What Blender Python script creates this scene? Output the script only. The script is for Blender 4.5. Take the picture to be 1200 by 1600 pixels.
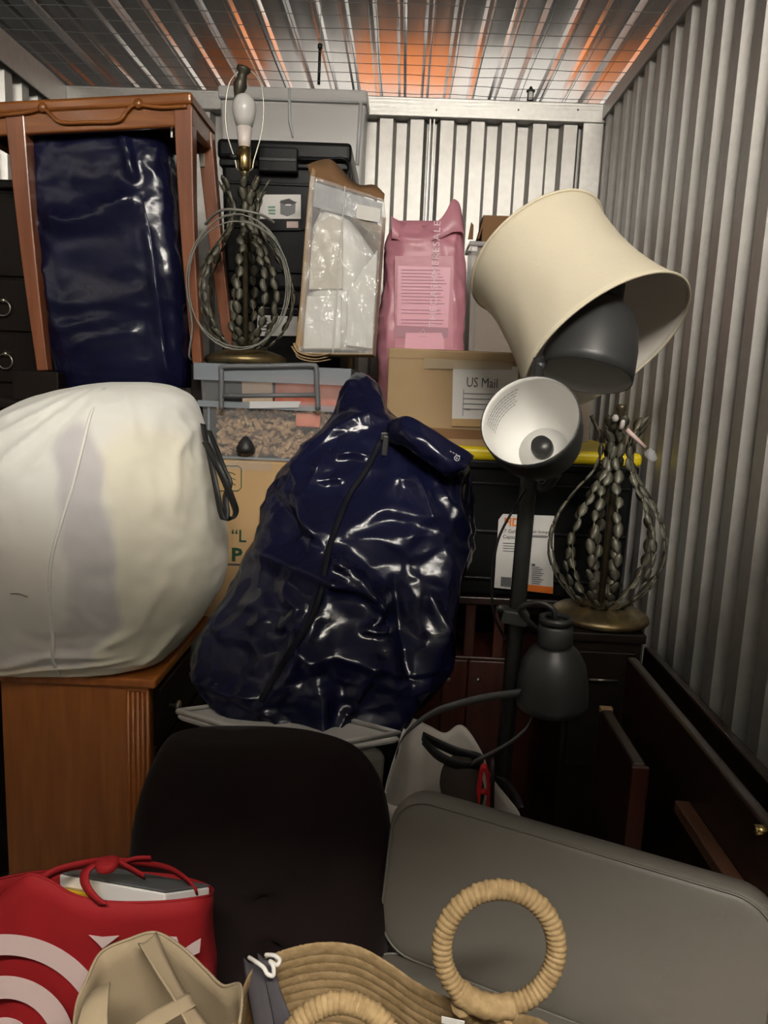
import bpy, bmesh, math, random
from mathutils import Vector, Matrix, noise

for o in list(bpy.data.objects):
    bpy.data.objects.remove(o)
S = bpy.context.scene
COL = S.collection
R = math.radians

# ------------------------------------------------------------------ camera
CAM = Vector((0.0, 0.0, 1.42))
F = 1200.0
_yc = Vector((30 / F, 200 / F, -1.0)).normalized()
_x0 = Vector((1, 0, 0)); _x0 = (_x0 - _yc * _x0.dot(_yc)).normalized()
_z0 = _x0.cross(_yc)
ROLL = R(2.35)
_xc = _x0 * math.cos(ROLL) - _z0 * math.sin(ROLL)
_zc = _xc.cross(_yc)
RM = Matrix((_xc, _yc, _zc))              # camera -> world rotation
cd = bpy.data.cameras.new('camera'); cam = bpy.data.objects.new('camera', cd); COL.objects.link(cam)
cam.matrix_world = Matrix.Translation(CAM) @ RM.to_4x4()
cd.sensor_fit = 'VERTICAL'; cd.sensor_height = 32.0; cd.lens = 24.0
cd.clip_start = 0.02; cd.clip_end = 60
S.camera = cam

# ------------------------------------------------------------------ light
S.view_settings.view_transform = 'Standard'
S.view_settings.look = 'None'
S.view_settings.gamma = 1.0
S.view_settings.use_curve_mapping = False
S.view_settings.exposure = 0.40

W = bpy.data.worlds.new('world'); S.world = W; W.use_nodes = True
W.node_tree.nodes['Background'].inputs[0].default_value = (0.80, 0.90, 1.0, 1)
W.node_tree.nodes['Background'].inputs[1].default_value = 0.03

def area(name, loc, target, sx, sy, power, color):
    ld = bpy.data.lights.new(name, 'AREA'); ld.shape = 'RECTANGLE'
    ld.size = sx; ld.size_y = sy; ld.energy = power; ld.color = color
    lo = bpy.data.objects.new(name, ld); COL.objects.link(lo)
    lo.location = loc
    d = (Vector(target) - Vector(loc)).normalized()
    lo.rotation_euler = d.to_track_quat('-Z', 'Y').to_euler()
    return lo
# fluorescent strip hung over the aisle behind the photographer
area('aisle_strip_light', (0.25, -1.0, 2.82), (0.15, 1.2, 1.35), 1.2, 0.12, 50.0, (1.0, 0.94, 0.84))
area('aisle_strip_uplight', (0.25, -1.0, 2.84), (0.25, -1.0, 4.0), 1.2, 0.12, 85.0, (1.0, 0.94, 0.84))
# slim tube over the second aisle, raking in over the wall tops and through the mesh
area('second_aisle_light', (0.2, -3.6, 2.86), (0.2, 2.8, 2.1), 1.2, 0.03, 34.0, (1.0, 0.95, 0.88))
# strip over the next aisle, beyond the back wall
area('far_aisle_light', (0.3, 5.75, 2.60), (0.3, 6.2, 2.1), 2.4, 0.08, 24.0, (1.0, 0.95, 0.88))
area('far_aisle_uplight', (0.3, 5.75, 2.62), (0.3, 5.3, 4.0), 2.4, 0.10, 2.5, (1.0, 0.95, 0.88))

# ------------------------------------------------------------------ helpers
def at(px, py, Y):
    """World point seen at photo pixel (px, py) at world depth Y."""
    v = RM @ Vector(((px - 600) / F, -(py - 800) / F, -1.0))
    return CAM + v * (Y / v.y)

def zat(py, Y, px=600): return at(px, py, Y).z
def xat(px, Y, py=800): return at(px, py, Y).x

def lerp(a, b, t): return a + (b - a) * t
def smooth(t): t = max(0., min(1., t)); return t * t * (3 - 2 * t)

def pw(pts, t):
    """piecewise-linear / smooth lookup of [(t, v...), ...]"""
    if t <= pts[0][0]: return pts[0][1:]
    for a, b in zip(pts, pts[1:]):
        if t <= b[0]:
            k = (t - a[0]) / (b[0] - a[0])
            return tuple(lerp(p, q, k) for p, q in zip(a[1:], b[1:]))
    return pts[-1][1:]

def catmull(P, n):
    """smooth polyline through points P with n steps per span"""
    P = [Vector(p) for p in P]; out = []
    for i in range(len(P) - 1):
        p0 = P[max(i - 1, 0)]; p1 = P[i]; p2 = P[i + 1]; p3 = P[min(i + 2, len(P) - 1)]
        for k in range(n):
            t = k / n
            out.append(0.5 * ((2 * p1) + (p2 - p0) * t + (2 * p0 - 5 * p1 + 4 * p2 - p3) * t * t + (3 * p1 - p0 - 3 * p2 + p3) * t ** 3))
    out.append(P[-1].copy())
    return out

class MB:
    """collects shapes in world space, builds ONE mesh object"""
    def __init__(s): s.v = []; s.f = []; s.m = []
    def add(s, v, f, mi=0):
        b = len(s.v); s.v += [Vector(p) for p in v]; s.f += [tuple(i + b for i in q) for q in f]; s.m += [mi] * len(f); return s
    def box(s, c, d, rot=None, mi=0):
        c = Vector(c); hx, hy, hz = d[0] / 2, d[1] / 2, d[2] / 2
        v = [Vector((x, y, z)) for x in (-hx, hx) for y in (-hy, hy) for z in (-hz, hz)]
        if rot is not None: v = [rot @ p for p in v]
        return s.add([p + c for p in v], [(0, 1, 3, 2), (4, 6, 7, 5), (0, 4, 5, 1), (2, 3, 7, 6), (0, 2, 6, 4), (1, 5, 7, 3)], mi)
    def b2(s, x0, x1, y0, y1, z0, z1, mi=0):
        return s.box(((x0 + x1) / 2, (y0 + y1) / 2, (z0 + z1) / 2), (x1 - x0, y1 - y0, z1 - z0), None, mi)
    def hexa(s, p, mi=0):
        """8 corners: bottom loop 4, top loop 4"""
        return s.add(p, [(3, 2, 1, 0), (4, 5, 6, 7), (0, 1, 5, 4), (1, 2, 6, 5), (2, 3, 7, 6), (3, 0, 4, 7)], mi)
    def tube(s, pts, r, n=8, caps=True, closed=False, mi=0, flat=1.0, up=None):
        pts = [Vector(p) for p in pts]; N = len(pts)
        rr = r if hasattr(r, '__len__') else [r] * N
        v = []; prev = None
        for i, p in enumerate(pts):
            if closed: t = pts[(i + 1) % N] - pts[i - 1]
            else: t = pts[min(i + 1, N - 1)] - pts[max(i - 1, 0)]
            t.normalize()
            if up is not None: a = Vector(up) - t * Vector(up).dot(t)
            elif prev is None:
                a = Vector((0, 0, 1)) if abs(t.z) < 0.9 else Vector((1, 0, 0)); a = a - t * a.dot(t)
            else: a = prev - t * prev.dot(t)
            a.normalize(); prev = a; b = t.cross(a)
            for k in range(n):
                w = 2 * math.pi * k / n
                v.append(p + a * math.cos(w) * rr[i] * flat + b * math.sin(w) * rr[i])
        f = []
        for i in range(N if closed else N - 1):
            j = (i + 1) % N
            for k in range(n):
                f.append((i * n + k, i * n + (k + 1) % n, j * n + (k + 1) % n, j * n + k))
        if caps and not closed:
            f.append(tuple(reversed(range(n)))); f.append(tuple((N - 1) * n + k for k in range(n)))
        return s.add(v, f, mi)
    def lathe(s, prof, n=32, M=None, mi=0, closed=False, arc=None):
        """prof: [(r, z)...] about local Z, placed with matrix M"""
        M = M or Matrix.Identity(4); v = []
        for r, z in prof:
            for k in range(n):
                w = 2 * math.pi * k / n
                v.append(M @ Vector((r * math.cos(w), r * math.sin(w), z)))
        f = []; L = len(prof)
        for i in range(L if closed else L - 1):
            j = (i + 1) % L
            for k in range(n):
                f.append((i * n + k, i * n + (k + 1) % n, j * n + (k + 1) % n, j * n + k))
        if not closed:
            if prof[0][0] > 1e-6: f.append(tuple(reversed(range(n))))
            if prof[-1][0] > 1e-6: f.append(tuple((L - 1) * n + k for k in range(n)))
        return s.add(v, f, mi)
    def rings(s, rings, caps=True, mi=0):
        n = len(rings[0]); v = [p for r in rings for p in r]; f = []
        for i in range(len(rings) - 1):
            for k in range(n):
                f.append((i * n + k, i * n + (k + 1) % n, (i + 1) * n + (k + 1) % n, (i + 1) * n + k))
        if caps:
            f.append(tuple(reversed(range(n)))); f.append(tuple((len(rings) - 1) * n + k for k in range(n)))
        return s.add(v, f, mi)
    def strip(s, A, B, mi=0):
        n = len(A); return s.add(list(A) + list(B), [(i, i + 1, n + i + 1, n + i) for i in range(n - 1)], mi)
    def grid(s, G, mi=0):
        nr = len(G); nc = len(G[0]); v = [p for r in G for p in r]
        return s.add(v, [(i * nc + j, i * nc + j + 1, (i + 1) * nc + j + 1, (i + 1) * nc + j) for i in range(nr - 1) for j in range(nc - 1)], mi)
    def build(s, name, mat, parent=None, sm=False, bev=0, seg=2, sub=0, solid=0, label=None, weld=True, fixn=True, kind=None, auto=None):
        org = Vector(parent['_o']) if parent is not None and '_o' in parent else Vector((0, 0, 0))
        me = bpy.data.meshes.new(name)
        me.from_pydata([p - org for p in s.v], [], s.f)
        mats = mat if isinstance(mat, (list, tuple)) else [mat]
        for m in mats: me.materials.append(MAT[m] if isinstance(m, str) else m)
        for i, p in enumerate(me.polygons): p.material_index = s.m[i]
        bm = bmesh.new(); bm.from_mesh(me)
        if weld: bmesh.ops.remove_doubles(bm, verts=bm.verts, dist=1e-5)
        if fixn: bmesh.ops.recalc_face_normals(bm, faces=bm.faces)
        bm.to_mesh(me); bm.free()
        if sm:
            for p in me.polygons: p.use_smooth = True
        o = bpy.data.objects.new(name, me); COL.objects.link(o)
        if parent is not None: o.parent = parent; o['_o'] = tuple(org)
        if solid:
            m = o.modifiers.new('solid', 'SOLIDIFY'); m.thickness = solid; m.offset = 0
        if bev:
            m = o.modifiers.new('bevel', 'BEVEL'); m.width = bev; m.segments = seg; m.limit_method = 'ANGLE'; m.angle_limit = R(35)
        if sub:
            m = o.modifiers.new('sub', 'SUBSURF'); m.levels = sub; m.render_levels = sub
        if auto is not None:
            for p in me.polygons: p.use_smooth = True
            m = o.modifiers.new('es', 'EDGE_SPLIT'); m.split_angle = R(auto)
        if label: o['label'] = label
        if kind: o['kind'] = kind
        return o

def thing(name, label, cat, loc, group=None):
    o = bpy.data.objects.new(name, None); COL.objects.link(o)
    o.empty_display_size = 0.05
    o.location = loc; o['_o'] = tuple(loc); o['label'] = label; o['category'] = cat
    if group: o['group'] = group
    return o
def tag(o, label, cat, group=None):
    o['label'] = label; o['category'] = cat
    if group: o['group'] = group
    return o
def struct(o): o['kind'] = 'structure'; return o
def inst(me, name, M, parent, label=None):
    """another object on shared mesh data, M in world space"""
    o = bpy.data.objects.new(name, me); COL.objects.link(o)
    o.parent = parent; org = Vector(parent['_o'])
    o.matrix_basis = Matrix.Translation(-org) @ M
    return o

def text(body, size, M, mat, parent, name='lettering', extrude=0.0, align='LEFT', space=1.0, line=1.0, sx=1.0, bold=0.0):
    """flat print as mesh letters; M: world matrix, text along local +X, up local +Y"""
    cu = bpy.data.curves.new(name, 'FONT'); cu.body = body; cu.size = size; cu.extrude = extrude
    cu.align_x = align; cu.space_character = space; cu.space_line = line; cu.resolution_u = 2; cu.offset = bold
    t = bpy.data.objects.new('_t', cu); COL.objects.link(t)
    bpy.context.view_layer.update()
    me = bpy.data.meshes.new_from_object(t.evaluated_get(bpy.context.evaluated_depsgraph_get()))
    bpy.data.objects.remove(t); bpy.data.curves.remove(cu)
    org = Vector(parent['_o'])
    me.transform(Matrix.Translation(-org) @ M @ Matrix.Diagonal((sx, 1, 1, 1)))
    me.materials.clear(); me.materials.append(MAT[mat])
    o = bpy.data.objects.new(name, me); COL.objects.link(o); o.parent = parent; o['_o'] = tuple(org)
    return o

def frame(origin, ux, uy):
    """matrix with local X=ux, Y~uy, Z normal"""
    ux = Vector(ux).normalized(); uz = ux.cross(Vector(uy)).normalized(); uy = uz.cross(ux)
    return Matrix.Translation(origin) @ Matrix((ux, uy, uz)).transposed().to_4x4()

# ------------------------------------------------------------------ materials
MAT = {}
def mat(name, col, rough=0.6, metal=0.0, spec=0.5, noise_amt=0.0, nscale=30.0, bump=0.0, bscale=200.0, bdist=0.002, stretch=(1, 1, 1),
        col2=None, trans=0.0, sheen=0.0, coat=0.0, sss=0.0, rvar=0.0, detail=4.0, transl=0.0, emit=None):
    m = bpy.data.materials.new(name); m.use_nodes = True; MAT[name] = m
    nt = m.node_tree; N = nt.nodes; L = nt.links; b = N['Principled BSDF']; out = N['Material Output']
    b.inputs['Base Color'].default_value = (*col, 1); b.inputs['Roughness'].default_value = rough
    b.inputs['Metallic'].default_value = metal; b.inputs['Specular IOR Level'].default_value = spec
    if sheen: b.inputs['Sheen Weight'].default_value = sheen
    if coat: b.inputs['Coat Weight'].default_value = coat; b.inputs['Coat Roughness'].default_value = 0.12
    if sss: b.inputs['Subsurface Weight'].default_value = sss; b.inputs['Subsurface Radius'].default_value = (0.03, 0.03, 0.03)
    tc = N.new('ShaderNodeTexCoord'); mp = N.new('ShaderNodeMapping'); mp.inputs['Scale'].default_value = stretch
    L.new(tc.outputs['Object'], mp.inputs['Vector'])
    if noise_amt or col2 or rvar:
        nz = N.new('ShaderNodeTexNoise'); nz.inputs['Scale'].default_value = nscale; nz.inputs['Detail'].default_value = detail
        L.new(mp.outputs['Vector'], nz.inputs['Vector'])
        if noise_amt or col2:
            rp = N.new('ShaderNodeValToRGB'); c2 = col2 or tuple(c * (1 - noise_amt) for c in col)
            rp.color_ramp.elements[0].position = 0.32; rp.color_ramp.elements[1].position = 0.68
            rp.color_ramp.elements[0].color = (*c2, 1); rp.color_ramp.elements[1].color = (*col, 1)
            L.new(nz.outputs['Fac'], rp.inputs['Fac']); L.new(rp.outputs['Color'], b.inputs['Base Color'])
        if rvar:
            mr = N.new('ShaderNodeMapRange'); mr.inputs['From Min'].default_value = 0.3; mr.inputs['From Max'].default_value = 0.7
            mr.inputs['To Min'].default_value = max(0.02, rough - rvar); mr.inputs['To Max'].default_value = rough + rvar
            L.new(nz.outputs['Fac'], mr.inputs['Value']); L.new(mr.outputs['Result'], b.inputs['Roughness'])
    if bump:
        n2 = N.new('ShaderNodeTexNoise'); n2.inputs['Scale'].default_value = bscale; n2.inputs['Detail'].default_value = 3
        L.new(mp.outputs['Vector'], n2.inputs['Vector'])
        bp = N.new('ShaderNodeBump'); bp.inputs['Strength'].default_value = bump; bp.inputs['Distance'].default_value = bdist
        L.new(n2.outputs['Fac'], bp.inputs['Height']); L.new(bp.outputs['Normal'], b.inputs['Normal'])
    last = b.outputs[0]
    if transl:
        tl = N.new('ShaderNodeBsdfTranslucent'); tl.inputs[0].default_value = (*col, 1)
        mx = N.new('ShaderNodeMixShader'); mx.inputs[0].default_value = transl
        L.new(last, mx.inputs[1]); L.new(tl.outputs[0], mx.inputs[2]); last = mx.outputs[0]
    if trans:
        tr = N.new('ShaderNodeBsdfTransparent'); mx = N.new('ShaderNodeMixShader'); mx.inputs[0].default_value = trans
        L.new(last, mx.inputs[1]); L.new(tr.outputs[0], mx.inputs[2]); last = mx.outputs[0]
    if last is not b.outputs[0]: L.new(last, out.inputs['Surface'])
    return m
mat('galv', (0.50, 0.485, 0.46), rough=0.42, metal=0.75, noise_amt=0.12, nscale=60, bump=0.15, bscale=400, bdist=0.0006)
mat('galv_wall', (0.50, 0.485, 0.46), rough=0.45, metal=0.55, noise_amt=0.10, nscale=45, bump=0.25, bscale=500, bdist=0.0006)
mat('roof_metal', (0.62, 0.61, 0.59), rough=0.17, metal=0.58, noise_amt=0.15, nscale=20, stretch=(1, 0.05, 1), rvar=0.05)
mat('white_steel', (0.8, 0.8, 0.78), rough=0.5)
mat('wire', (0.36, 0.36, 0.34), rough=0.45, metal=0.8)
mat('concrete', (0.16, 0.15, 0.14), rough=0.85, noise_amt=0.3, nscale=8, bump=0.2, bscale=120)
mat('door_orange', (0.90, 0.27, 0.06), rough=0.5)
mat('wood_orange', (0.40, 0.135, 0.028), rough=0.38, col2=(0.30, 0.09, 0.016), nscale=9, stretch=(6, 6, 0.5), bump=0.1, bscale=60, detail=8)
mat('wood_table', (0.25, 0.085, 0.016), rough=0.32, col2=(0.15, 0.043, 0.007), nscale=10, stretch=(0.6, 6, 6), bump=0.08, bscale=60, detail=8, coat=0.3)
mat('wood_leg', (0.23, 0.080, 0.034), rough=0.36, col2=(0.17, 0.052, 0.02), nscale=10, stretch=(6, 6, 0.5), coat=0.3, detail=8)
mat('wood_dark', (0.030, 0.013, 0.008), rough=0.35, col2=(0.016, 0.007, 0.005), nscale=12, stretch=(5, 0.4, 5), coat=0.2)
mat('wood_espresso', (0.013, 0.009, 0.007), rough=0.40, spec=0.2, noise_amt=0.3, nscale=10, stretch=(4, 4, 0.5))
mat('wood_mahogany', (0.065, 0.016, 0.009), rough=0.35, noise_amt=0.4, nscale=12, stretch=(5, 5, 0.5), coat=0.2)
mat('wood_edge', (0.13, 0.055, 0.030), rough=0.5, noise_amt=0.4, nscale=14, stretch=(4, 0.4, 4))
mat('brass', (0.60, 0.45, 0.20), rough=0.25, metal=1.0)
mat('pewter', (0.45, 0.42, 0.36), rough=0.32, metal=1.0)
mat('black', (0.012, 0.012, 0.012), rough=0.5)
mat('cardboard', (0.39, 0.27, 0.15), rough=0.85, col2=(0.34, 0.23, 0.12), nscale=6, bump=0.08, bscale=90, detail=6)
mat('cardboard_brown', (0.22, 0.115, 0.050), rough=0.85, noise_amt=0.12, nscale=6)
mat('cardboard_light', (0.50, 0.33, 0.16), rough=0.85, noise_amt=0.1, nscale=6)
mat('navy', (0.0065, 0.0075, 0.030), rough=0.21, spec=0.34, noise_amt=0.35, nscale=6, bump=0.16, bscale=70, bdist=0.003, rvar=0.06)
mat('navy_lining', (0.006, 0.008, 0.040), rough=0.20, spec=0.6, bump=0.35, bscale=45, bdist=0.006)
mat('zip', (0.004, 0.004, 0.008), rough=0.7, spec=0.15)
mat('silver_print', (0.45, 0.45, 0.50), rough=0.5)
mat('white_cloth', (0.80, 0.79, 0.74), rough=0.8, bump=0.25, bscale=14, bdist=0.008, sheen=0.2)
mat('black_strap', (0.010, 0.010, 0.010), rough=0.55, bump=0.1, bscale=400)
mat('lint', (0.12, 0.06, 0.03), rough=0.8)
mat('tape_white', (0.75, 0.74, 0.70), rough=0.6)
mat('tote_black', (0.007, 0.0075, 0.008), rough=0.36, spec=0.14, bump=0.12, bscale=250, bdist=0.0008)
mat('paper', (0.74, 0.72, 0.69), rough=0.7, noise_amt=0.04, nscale=15)
mat('paper_pink', (0.66, 0.50, 0.48), rough=0.7)
mat('ink', (0.06, 0.06, 0.06), rough=0.7)
mat('ink_grey', (0.22, 0.22, 0.23), rough=0.7)
mat('ink_orange', (0.80, 0.20, 0.02), rough=0.6)
mat('ink_green', (0.012, 0.06, 0.025), rough=0.8)
mat('ink_lightgreen', (0.25, 0.42, 0.33), rough=0.8)
mat('frost', (0.86, 0.84, 0.82), rough=0.30, trans=0.12, transl=0.25, spec=0.4)
mat('frost_clear', (0.55, 0.50, 0.45), rough=0.25, trans=0.60, transl=0.15)
mat('frost_rim', (0.80, 0.81, 0.82), rough=0.30, trans=0.12, transl=0.2)
mat('clear', (0.75, 0.77, 0.79), rough=0.12, trans=0.90, spec=0.7)
mat('clear_blue', (0.50, 0.56, 0.62), rough=0.18, trans=0.58, transl=0.2, spec=0.6)
mat('clasp', (0.13, 0.135, 0.145), rough=0.45)
mat('pine', (0.52, 0.35, 0.19), rough=0.75, col2=(0.36, 0.21, 0.11), nscale=40)
mat('red_pack', (0.62, 0.12, 0.07), rough=0.5, col2=(0.75, 0.28, 0.16), nscale=25)
mat('cream_pack', (0.62, 0.47, 0.33), rough=0.6)
mat('bronze', (0.105, 0.095, 0.070), rough=0.42, metal=0.65, col2=(0.17, 0.135, 0.07), nscale=60, bump=0.2, bscale=150)
mat('bronze_leaf', (0.17, 0.165, 0.13), rough=0.5, metal=0.3, col2=(0.10, 0.095, 0.07), nscale=50, bump=0.2, bscale=120)
mat('old_gold', (0.27, 0.195, 0.085), rough=0.38, metal=0.8, col2=(0.12, 0.10, 0.06), nscale=30, bump=0.15, bscale=80)
mat('bulb', (0.78, 0.76, 0.73), rough=0.25, transl=0.2)
mat('bulb_neck', (0.70, 0.62, 0.58), rough=0.35)
mat('cord', (0.20, 0.195, 0.17), rough=0.45)
mat('harp', (0.52, 0.50, 0.42), rough=0.35, metal=0.7)
mat('finial', (0.06, 0.052, 0.036), rough=0.45, metal=0.4)
mat('film', (0.80, 0.81, 0.82), rough=0.10, trans=0.72, spec=1.0, bump=0.6, bscale=26, bdist=0.02, stretch=(1.6, 1, 0.7))
mat('cream_ware', (0.66, 0.60, 0.50), rough=0.5)
mat('white_ware', (0.80, 0.79, 0.74), rough=0.35, noise_amt=0.05, nscale=8)
mat('grey_ware', (0.36, 0.37, 0.38), rough=0.4, noise_amt=0.2, nscale=12)
mat('pink_poly', (0.66, 0.28, 0.35), rough=0.38, noise_amt=0.12, nscale=10, bump=0.2, bscale=30, bdist=0.006, transl=0.1)
mat('pink_label', (0.80, 0.40, 0.50), rough=0.4)
mat('pink_dark', (0.42, 0.20, 0.26), rough=0.4)
mat('pink_print', (0.85, 0.62, 0.68), rough=0.5)
mat('pink_ink', (0.45, 0.20, 0.27), rough=0.5)
mat('yellow', (0.80, 0.62, 0.01), rough=0.4)
mat('tape', (0.62, 0.50, 0.34), rough=0.15, trans=0.45, spec=0.7)
mat('shade', (0.80, 0.72, 0.55), rough=0.85, bump=0.25, bscale=260, bdist=0.0010, noise_amt=0.05, nscale=120, stretch=(1, 1, 8), transl=0.06)
mat('shade_in', (0.74, 0.69, 0.62), rough=0.7, transl=0.05)
mat('shade_trim', (0.78, 0.70, 0.53), rough=0.8)
mat('lamp_grey', (0.036, 0.037, 0.037), rough=0.42, bump=0.05, bscale=300, bdist=0.0004)
mat('lamp_white', (0.80, 0.79, 0.76), rough=0.4)
mat('lamp_hole', (0.01, 0.01, 0.01), rough=0.4)
mat('pole_grey', (0.024, 0.025, 0.025), rough=0.4)
mat('pinkstick', (0.72, 0.52, 0.48), rough=0.4)
mat('tip_white', (0.80, 0.74, 0.70), rough=0.4)
mat('paperbag', (0.76, 0.71, 0.66), rough=0.7, noise_amt=0.06, nscale=12, bump=0.1, bscale=30, bdist=0.004)
mat('ribbon_grey', (0.11, 0.113, 0.115), rough=0.5)
mat('ribbon_black', (0.012, 0.012, 0.012), rough=0.5)
mat('red_plastic', (0.50, 0.015, 0.02), rough=0.35)
mat('brown_cloth', (0.035, 0.024, 0.018), rough=0.9, bump=0.3, bscale=60)
mat('grey_vinyl', (0.165, 0.150, 0.127), rough=0.42, spec=0.4, bump=0.12, bscale=420, bdist=0.0006, noise_amt=0.06, nscale=5)
mat('maroon', (0.009, 0.0032, 0.003), rough=0.85, sheen=0.05, spec=0.2, noise_amt=0.3, nscale=10, bump=0.2, bscale=300, bdist=0.001)
mat('straw', (0.36, 0.25, 0.125), rough=0.8, col2=(0.26, 0.17, 0.075), nscale=90, bump=0.5, bscale=160, bdist=0.002)
mat('raffia', (0.39, 0.27, 0.13), rough=0.8, col2=(0.26, 0.17, 0.075), nscale=120, bump=0.4, bscale=220, bdist=0.0012)
mat('slate_cloth', (0.062, 0.055, 0.064), rough=0.85, bump=0.3, bscale=150, bdist=0.001)
mat('white_cord', (0.74, 0.71, 0.66), rough=0.6)
mat('red_cloth', (0.26, 0.008, 0.011), rough=0.75, spec=0.25, noise_amt=0.1, nscale=14, bump=0.15, bscale=30, bdist=0.004)
mat('white_print', (0.52, 0.40, 0.39), rough=0.6)
mat('canvas', (0.31, 0.24, 0.15), rough=0.85, bump=0.25, bscale=350, bdist=0.0008, noise_amt=0.06, nscale=20)
mat('grey_cover', (0.10, 0.105, 0.11), rough=0.5)
mat('gold_pack', (0.55, 0.33, 0.02), rough=0.4)
mat('white_plastic', (0.62, 0.59, 0.57), rough=0.35)
mat('dust_clear', (0.30, 0.29, 0.26), rough=0.3, trans=0.35)
# ------------------------------------------------------------------ the unit
YB = 2.80
XR = at(938, 190, YB).x + 0.02        # right wall plane
XL = at(106, 150, YB).x - 0.02        # left wall plane
ZC = at(600, 158, YB).z               # wire mesh height
Y0 = -0.15
ZR = ZC + 0.60                        # roof deck

def corrugated(name, length, z0, z1, period, depth, flat_hi, slope, to_world, parent=None, matn='galv_wall', phase=0.0):
    """trapezoid sheet; profile offset d in [0,depth] along length s; to_world(s, d, z)"""
    prof = []; s = -phase
    while s < length:
        for ds, d in ((0, depth), (flat_hi, depth), (flat_hi + slope, 0), (period - slope, 0)):
            prof.append((s + ds, d))
        s += period
    prof = [(min(max(a, 0), length), d) for a, d in prof if -0.08 < a < length + 0.08]
    mb = MB()
    A = [to_world(a, d, z0) for a, d in prof]; B = [to_world(a, d, z1) for a, d in prof]
    mb.strip(A, B)
    return mb.build(name, matn, parent, weld=False, fixn=False, bev=0.004, seg=2, solid=0.0012)

# floor
fl = MB(); fl.b2(XL - 1.5, XR + 1.5, -4.4, 7.2, -0.05, 0.0); struct(fl.build('floor', 'concrete'))
# back wall: corrugated sheets lapped at a seam
wb = thing('wall_back', 'corrugated galvanised back wall', 'wall', (0, YB, 0)); del wb['category']; struct(wb)
PB = 0.1035
seam = at(672, 260, YB).x
corrugated('wall_sheet', seam - XL, 0, ZC - 0.01, PB, 0.030, 0.044, 0.012, lambda s, d, z: Vector((seam - s, YB - d, z)), wb, phase=0.075)
corrugated('wall_sheet', XR - seam, 0, ZC - 0.01, PB, 0.030, 0.044, 0.012, lambda s, d, z: Vector((seam + s, YB - d, z)), wb, phase=0.075)
lap = MB()
for dx in (-0.010, 0.003): lap.b2(seam + dx, seam + dx + 0.006, YB - 0.036, YB - 0.028, 0, ZC - 0.02)
lap.build('lap_seam', 'galv', wb, bev=0.001)
# right wall
wr = thing('wall_right', 'corrugated galvanised right wall', 'wall', (XR, 1.3, 0)); del wr['category']; struct(wr)
corrugated('wall_sheet', YB - Y0, 0, ZC - 0.01, 0.1035, 0.030, 0.042, 0.016, lambda s, d, z: Vector((XR + 0.012 - d, YB - s, z)), wr, phase=0.03)
# left wall
wl = thing('wall_left', 'corrugated galvanised left wall', 'wall', (XL, 1.3, 0)); del wl['category']; struct(wl)
corrugated('wall_sheet', YB - Y0, 0, ZC - 0.01, 0.1035, 0.030, 0.044, 0.012, lambda s, d, z: Vector((XL - 0.012 + d, YB - s, z)), wl, phase=0.03)
# top beams, corner posts
def trim(n, mb, bev=0.003): return struct(mb.build('trim_%d' % n, 'galv', None, bev=bev))
m = MB(); m.b2(XL, XR - 0.005, YB - 0.050, YB + 0.01, ZC - 0.062, ZC); t1 = trim(1, m)
t1['_o'] = (0, 0, 0)
for px in (682, 810, 903):
    p = at(px, 172, YB - 0.05); q = MB(); q.tube([p + Vector((0, 0.002, 0)), p + Vector((0, -0.004, 0))], 0.0028, 8); q.build('screw', 'black', t1)
m = MB(); m.b2(XR - 0.086, XR - 0.016, YB - 0.046, YB - 0.028, 0, ZC - 0.02); m.b2(XR - 0.012, XR - 0.006, YB - 0.06, YB - 0.03, 0, ZC - 0.02); trim(2, m)
m = MB(); m.b2(XL, XL + 0.035, Y0, YB - 0.05, ZC - 0.075, ZC); m.b2(XL + 0.03, XL + 0.036, Y0, YB - 0.05, ZC - 0.09, ZC); trim(3, m)
m = MB(); m.b2(XR - 0.026, XR + 0.02, Y0, YB - 0.05, ZC - 0.05, ZC); trim(4, m)
m = MB(); m.b2(XL + 0.04, XL + 0.10, YB - 0.046, YB - 0.028, 0, ZC - 0.02); trim(5, m)

# welded wire mesh laid over the walls
ce = thing('ceiling', 'welded wire mesh stretched over the top of the unit', 'ceiling', (0, 1.3, ZC)); del ce['category']; struct(ce)
rnd = random.Random(4)
mw = MB(); sp = 0.0762
x = XL + 0.03
while x < XR:
    pts = [Vector((x + 0.0015 * math.sin(k * 1.3 + x * 40), Y0 + (YB - 0.02 - Y0) * k / 24, ZC + 0.006 + 0.0045 * noise.noise(Vector((x * 3, k * 0.5, 0))))) for k in range(25)]
    mw.tube(pts, 0.0010, 4, caps=False); x += sp
y = Y0
while y < YB:
    pts = [Vector((XL + (XR - XL) * k / 28, y + 0.004 * noise.noise(Vector((k * 0.45, y * 9, 7))), ZC + 0.008 + 0.005 * noise.noise(Vector((k * 0.45, y * 6, 3))))) for k in range(29)]
    mw.tube(pts, 0.0010, 4, caps=False); y += sp
w = mw.build('wire_grid', 'wire', ce, weld=False, fixn=False)
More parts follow.
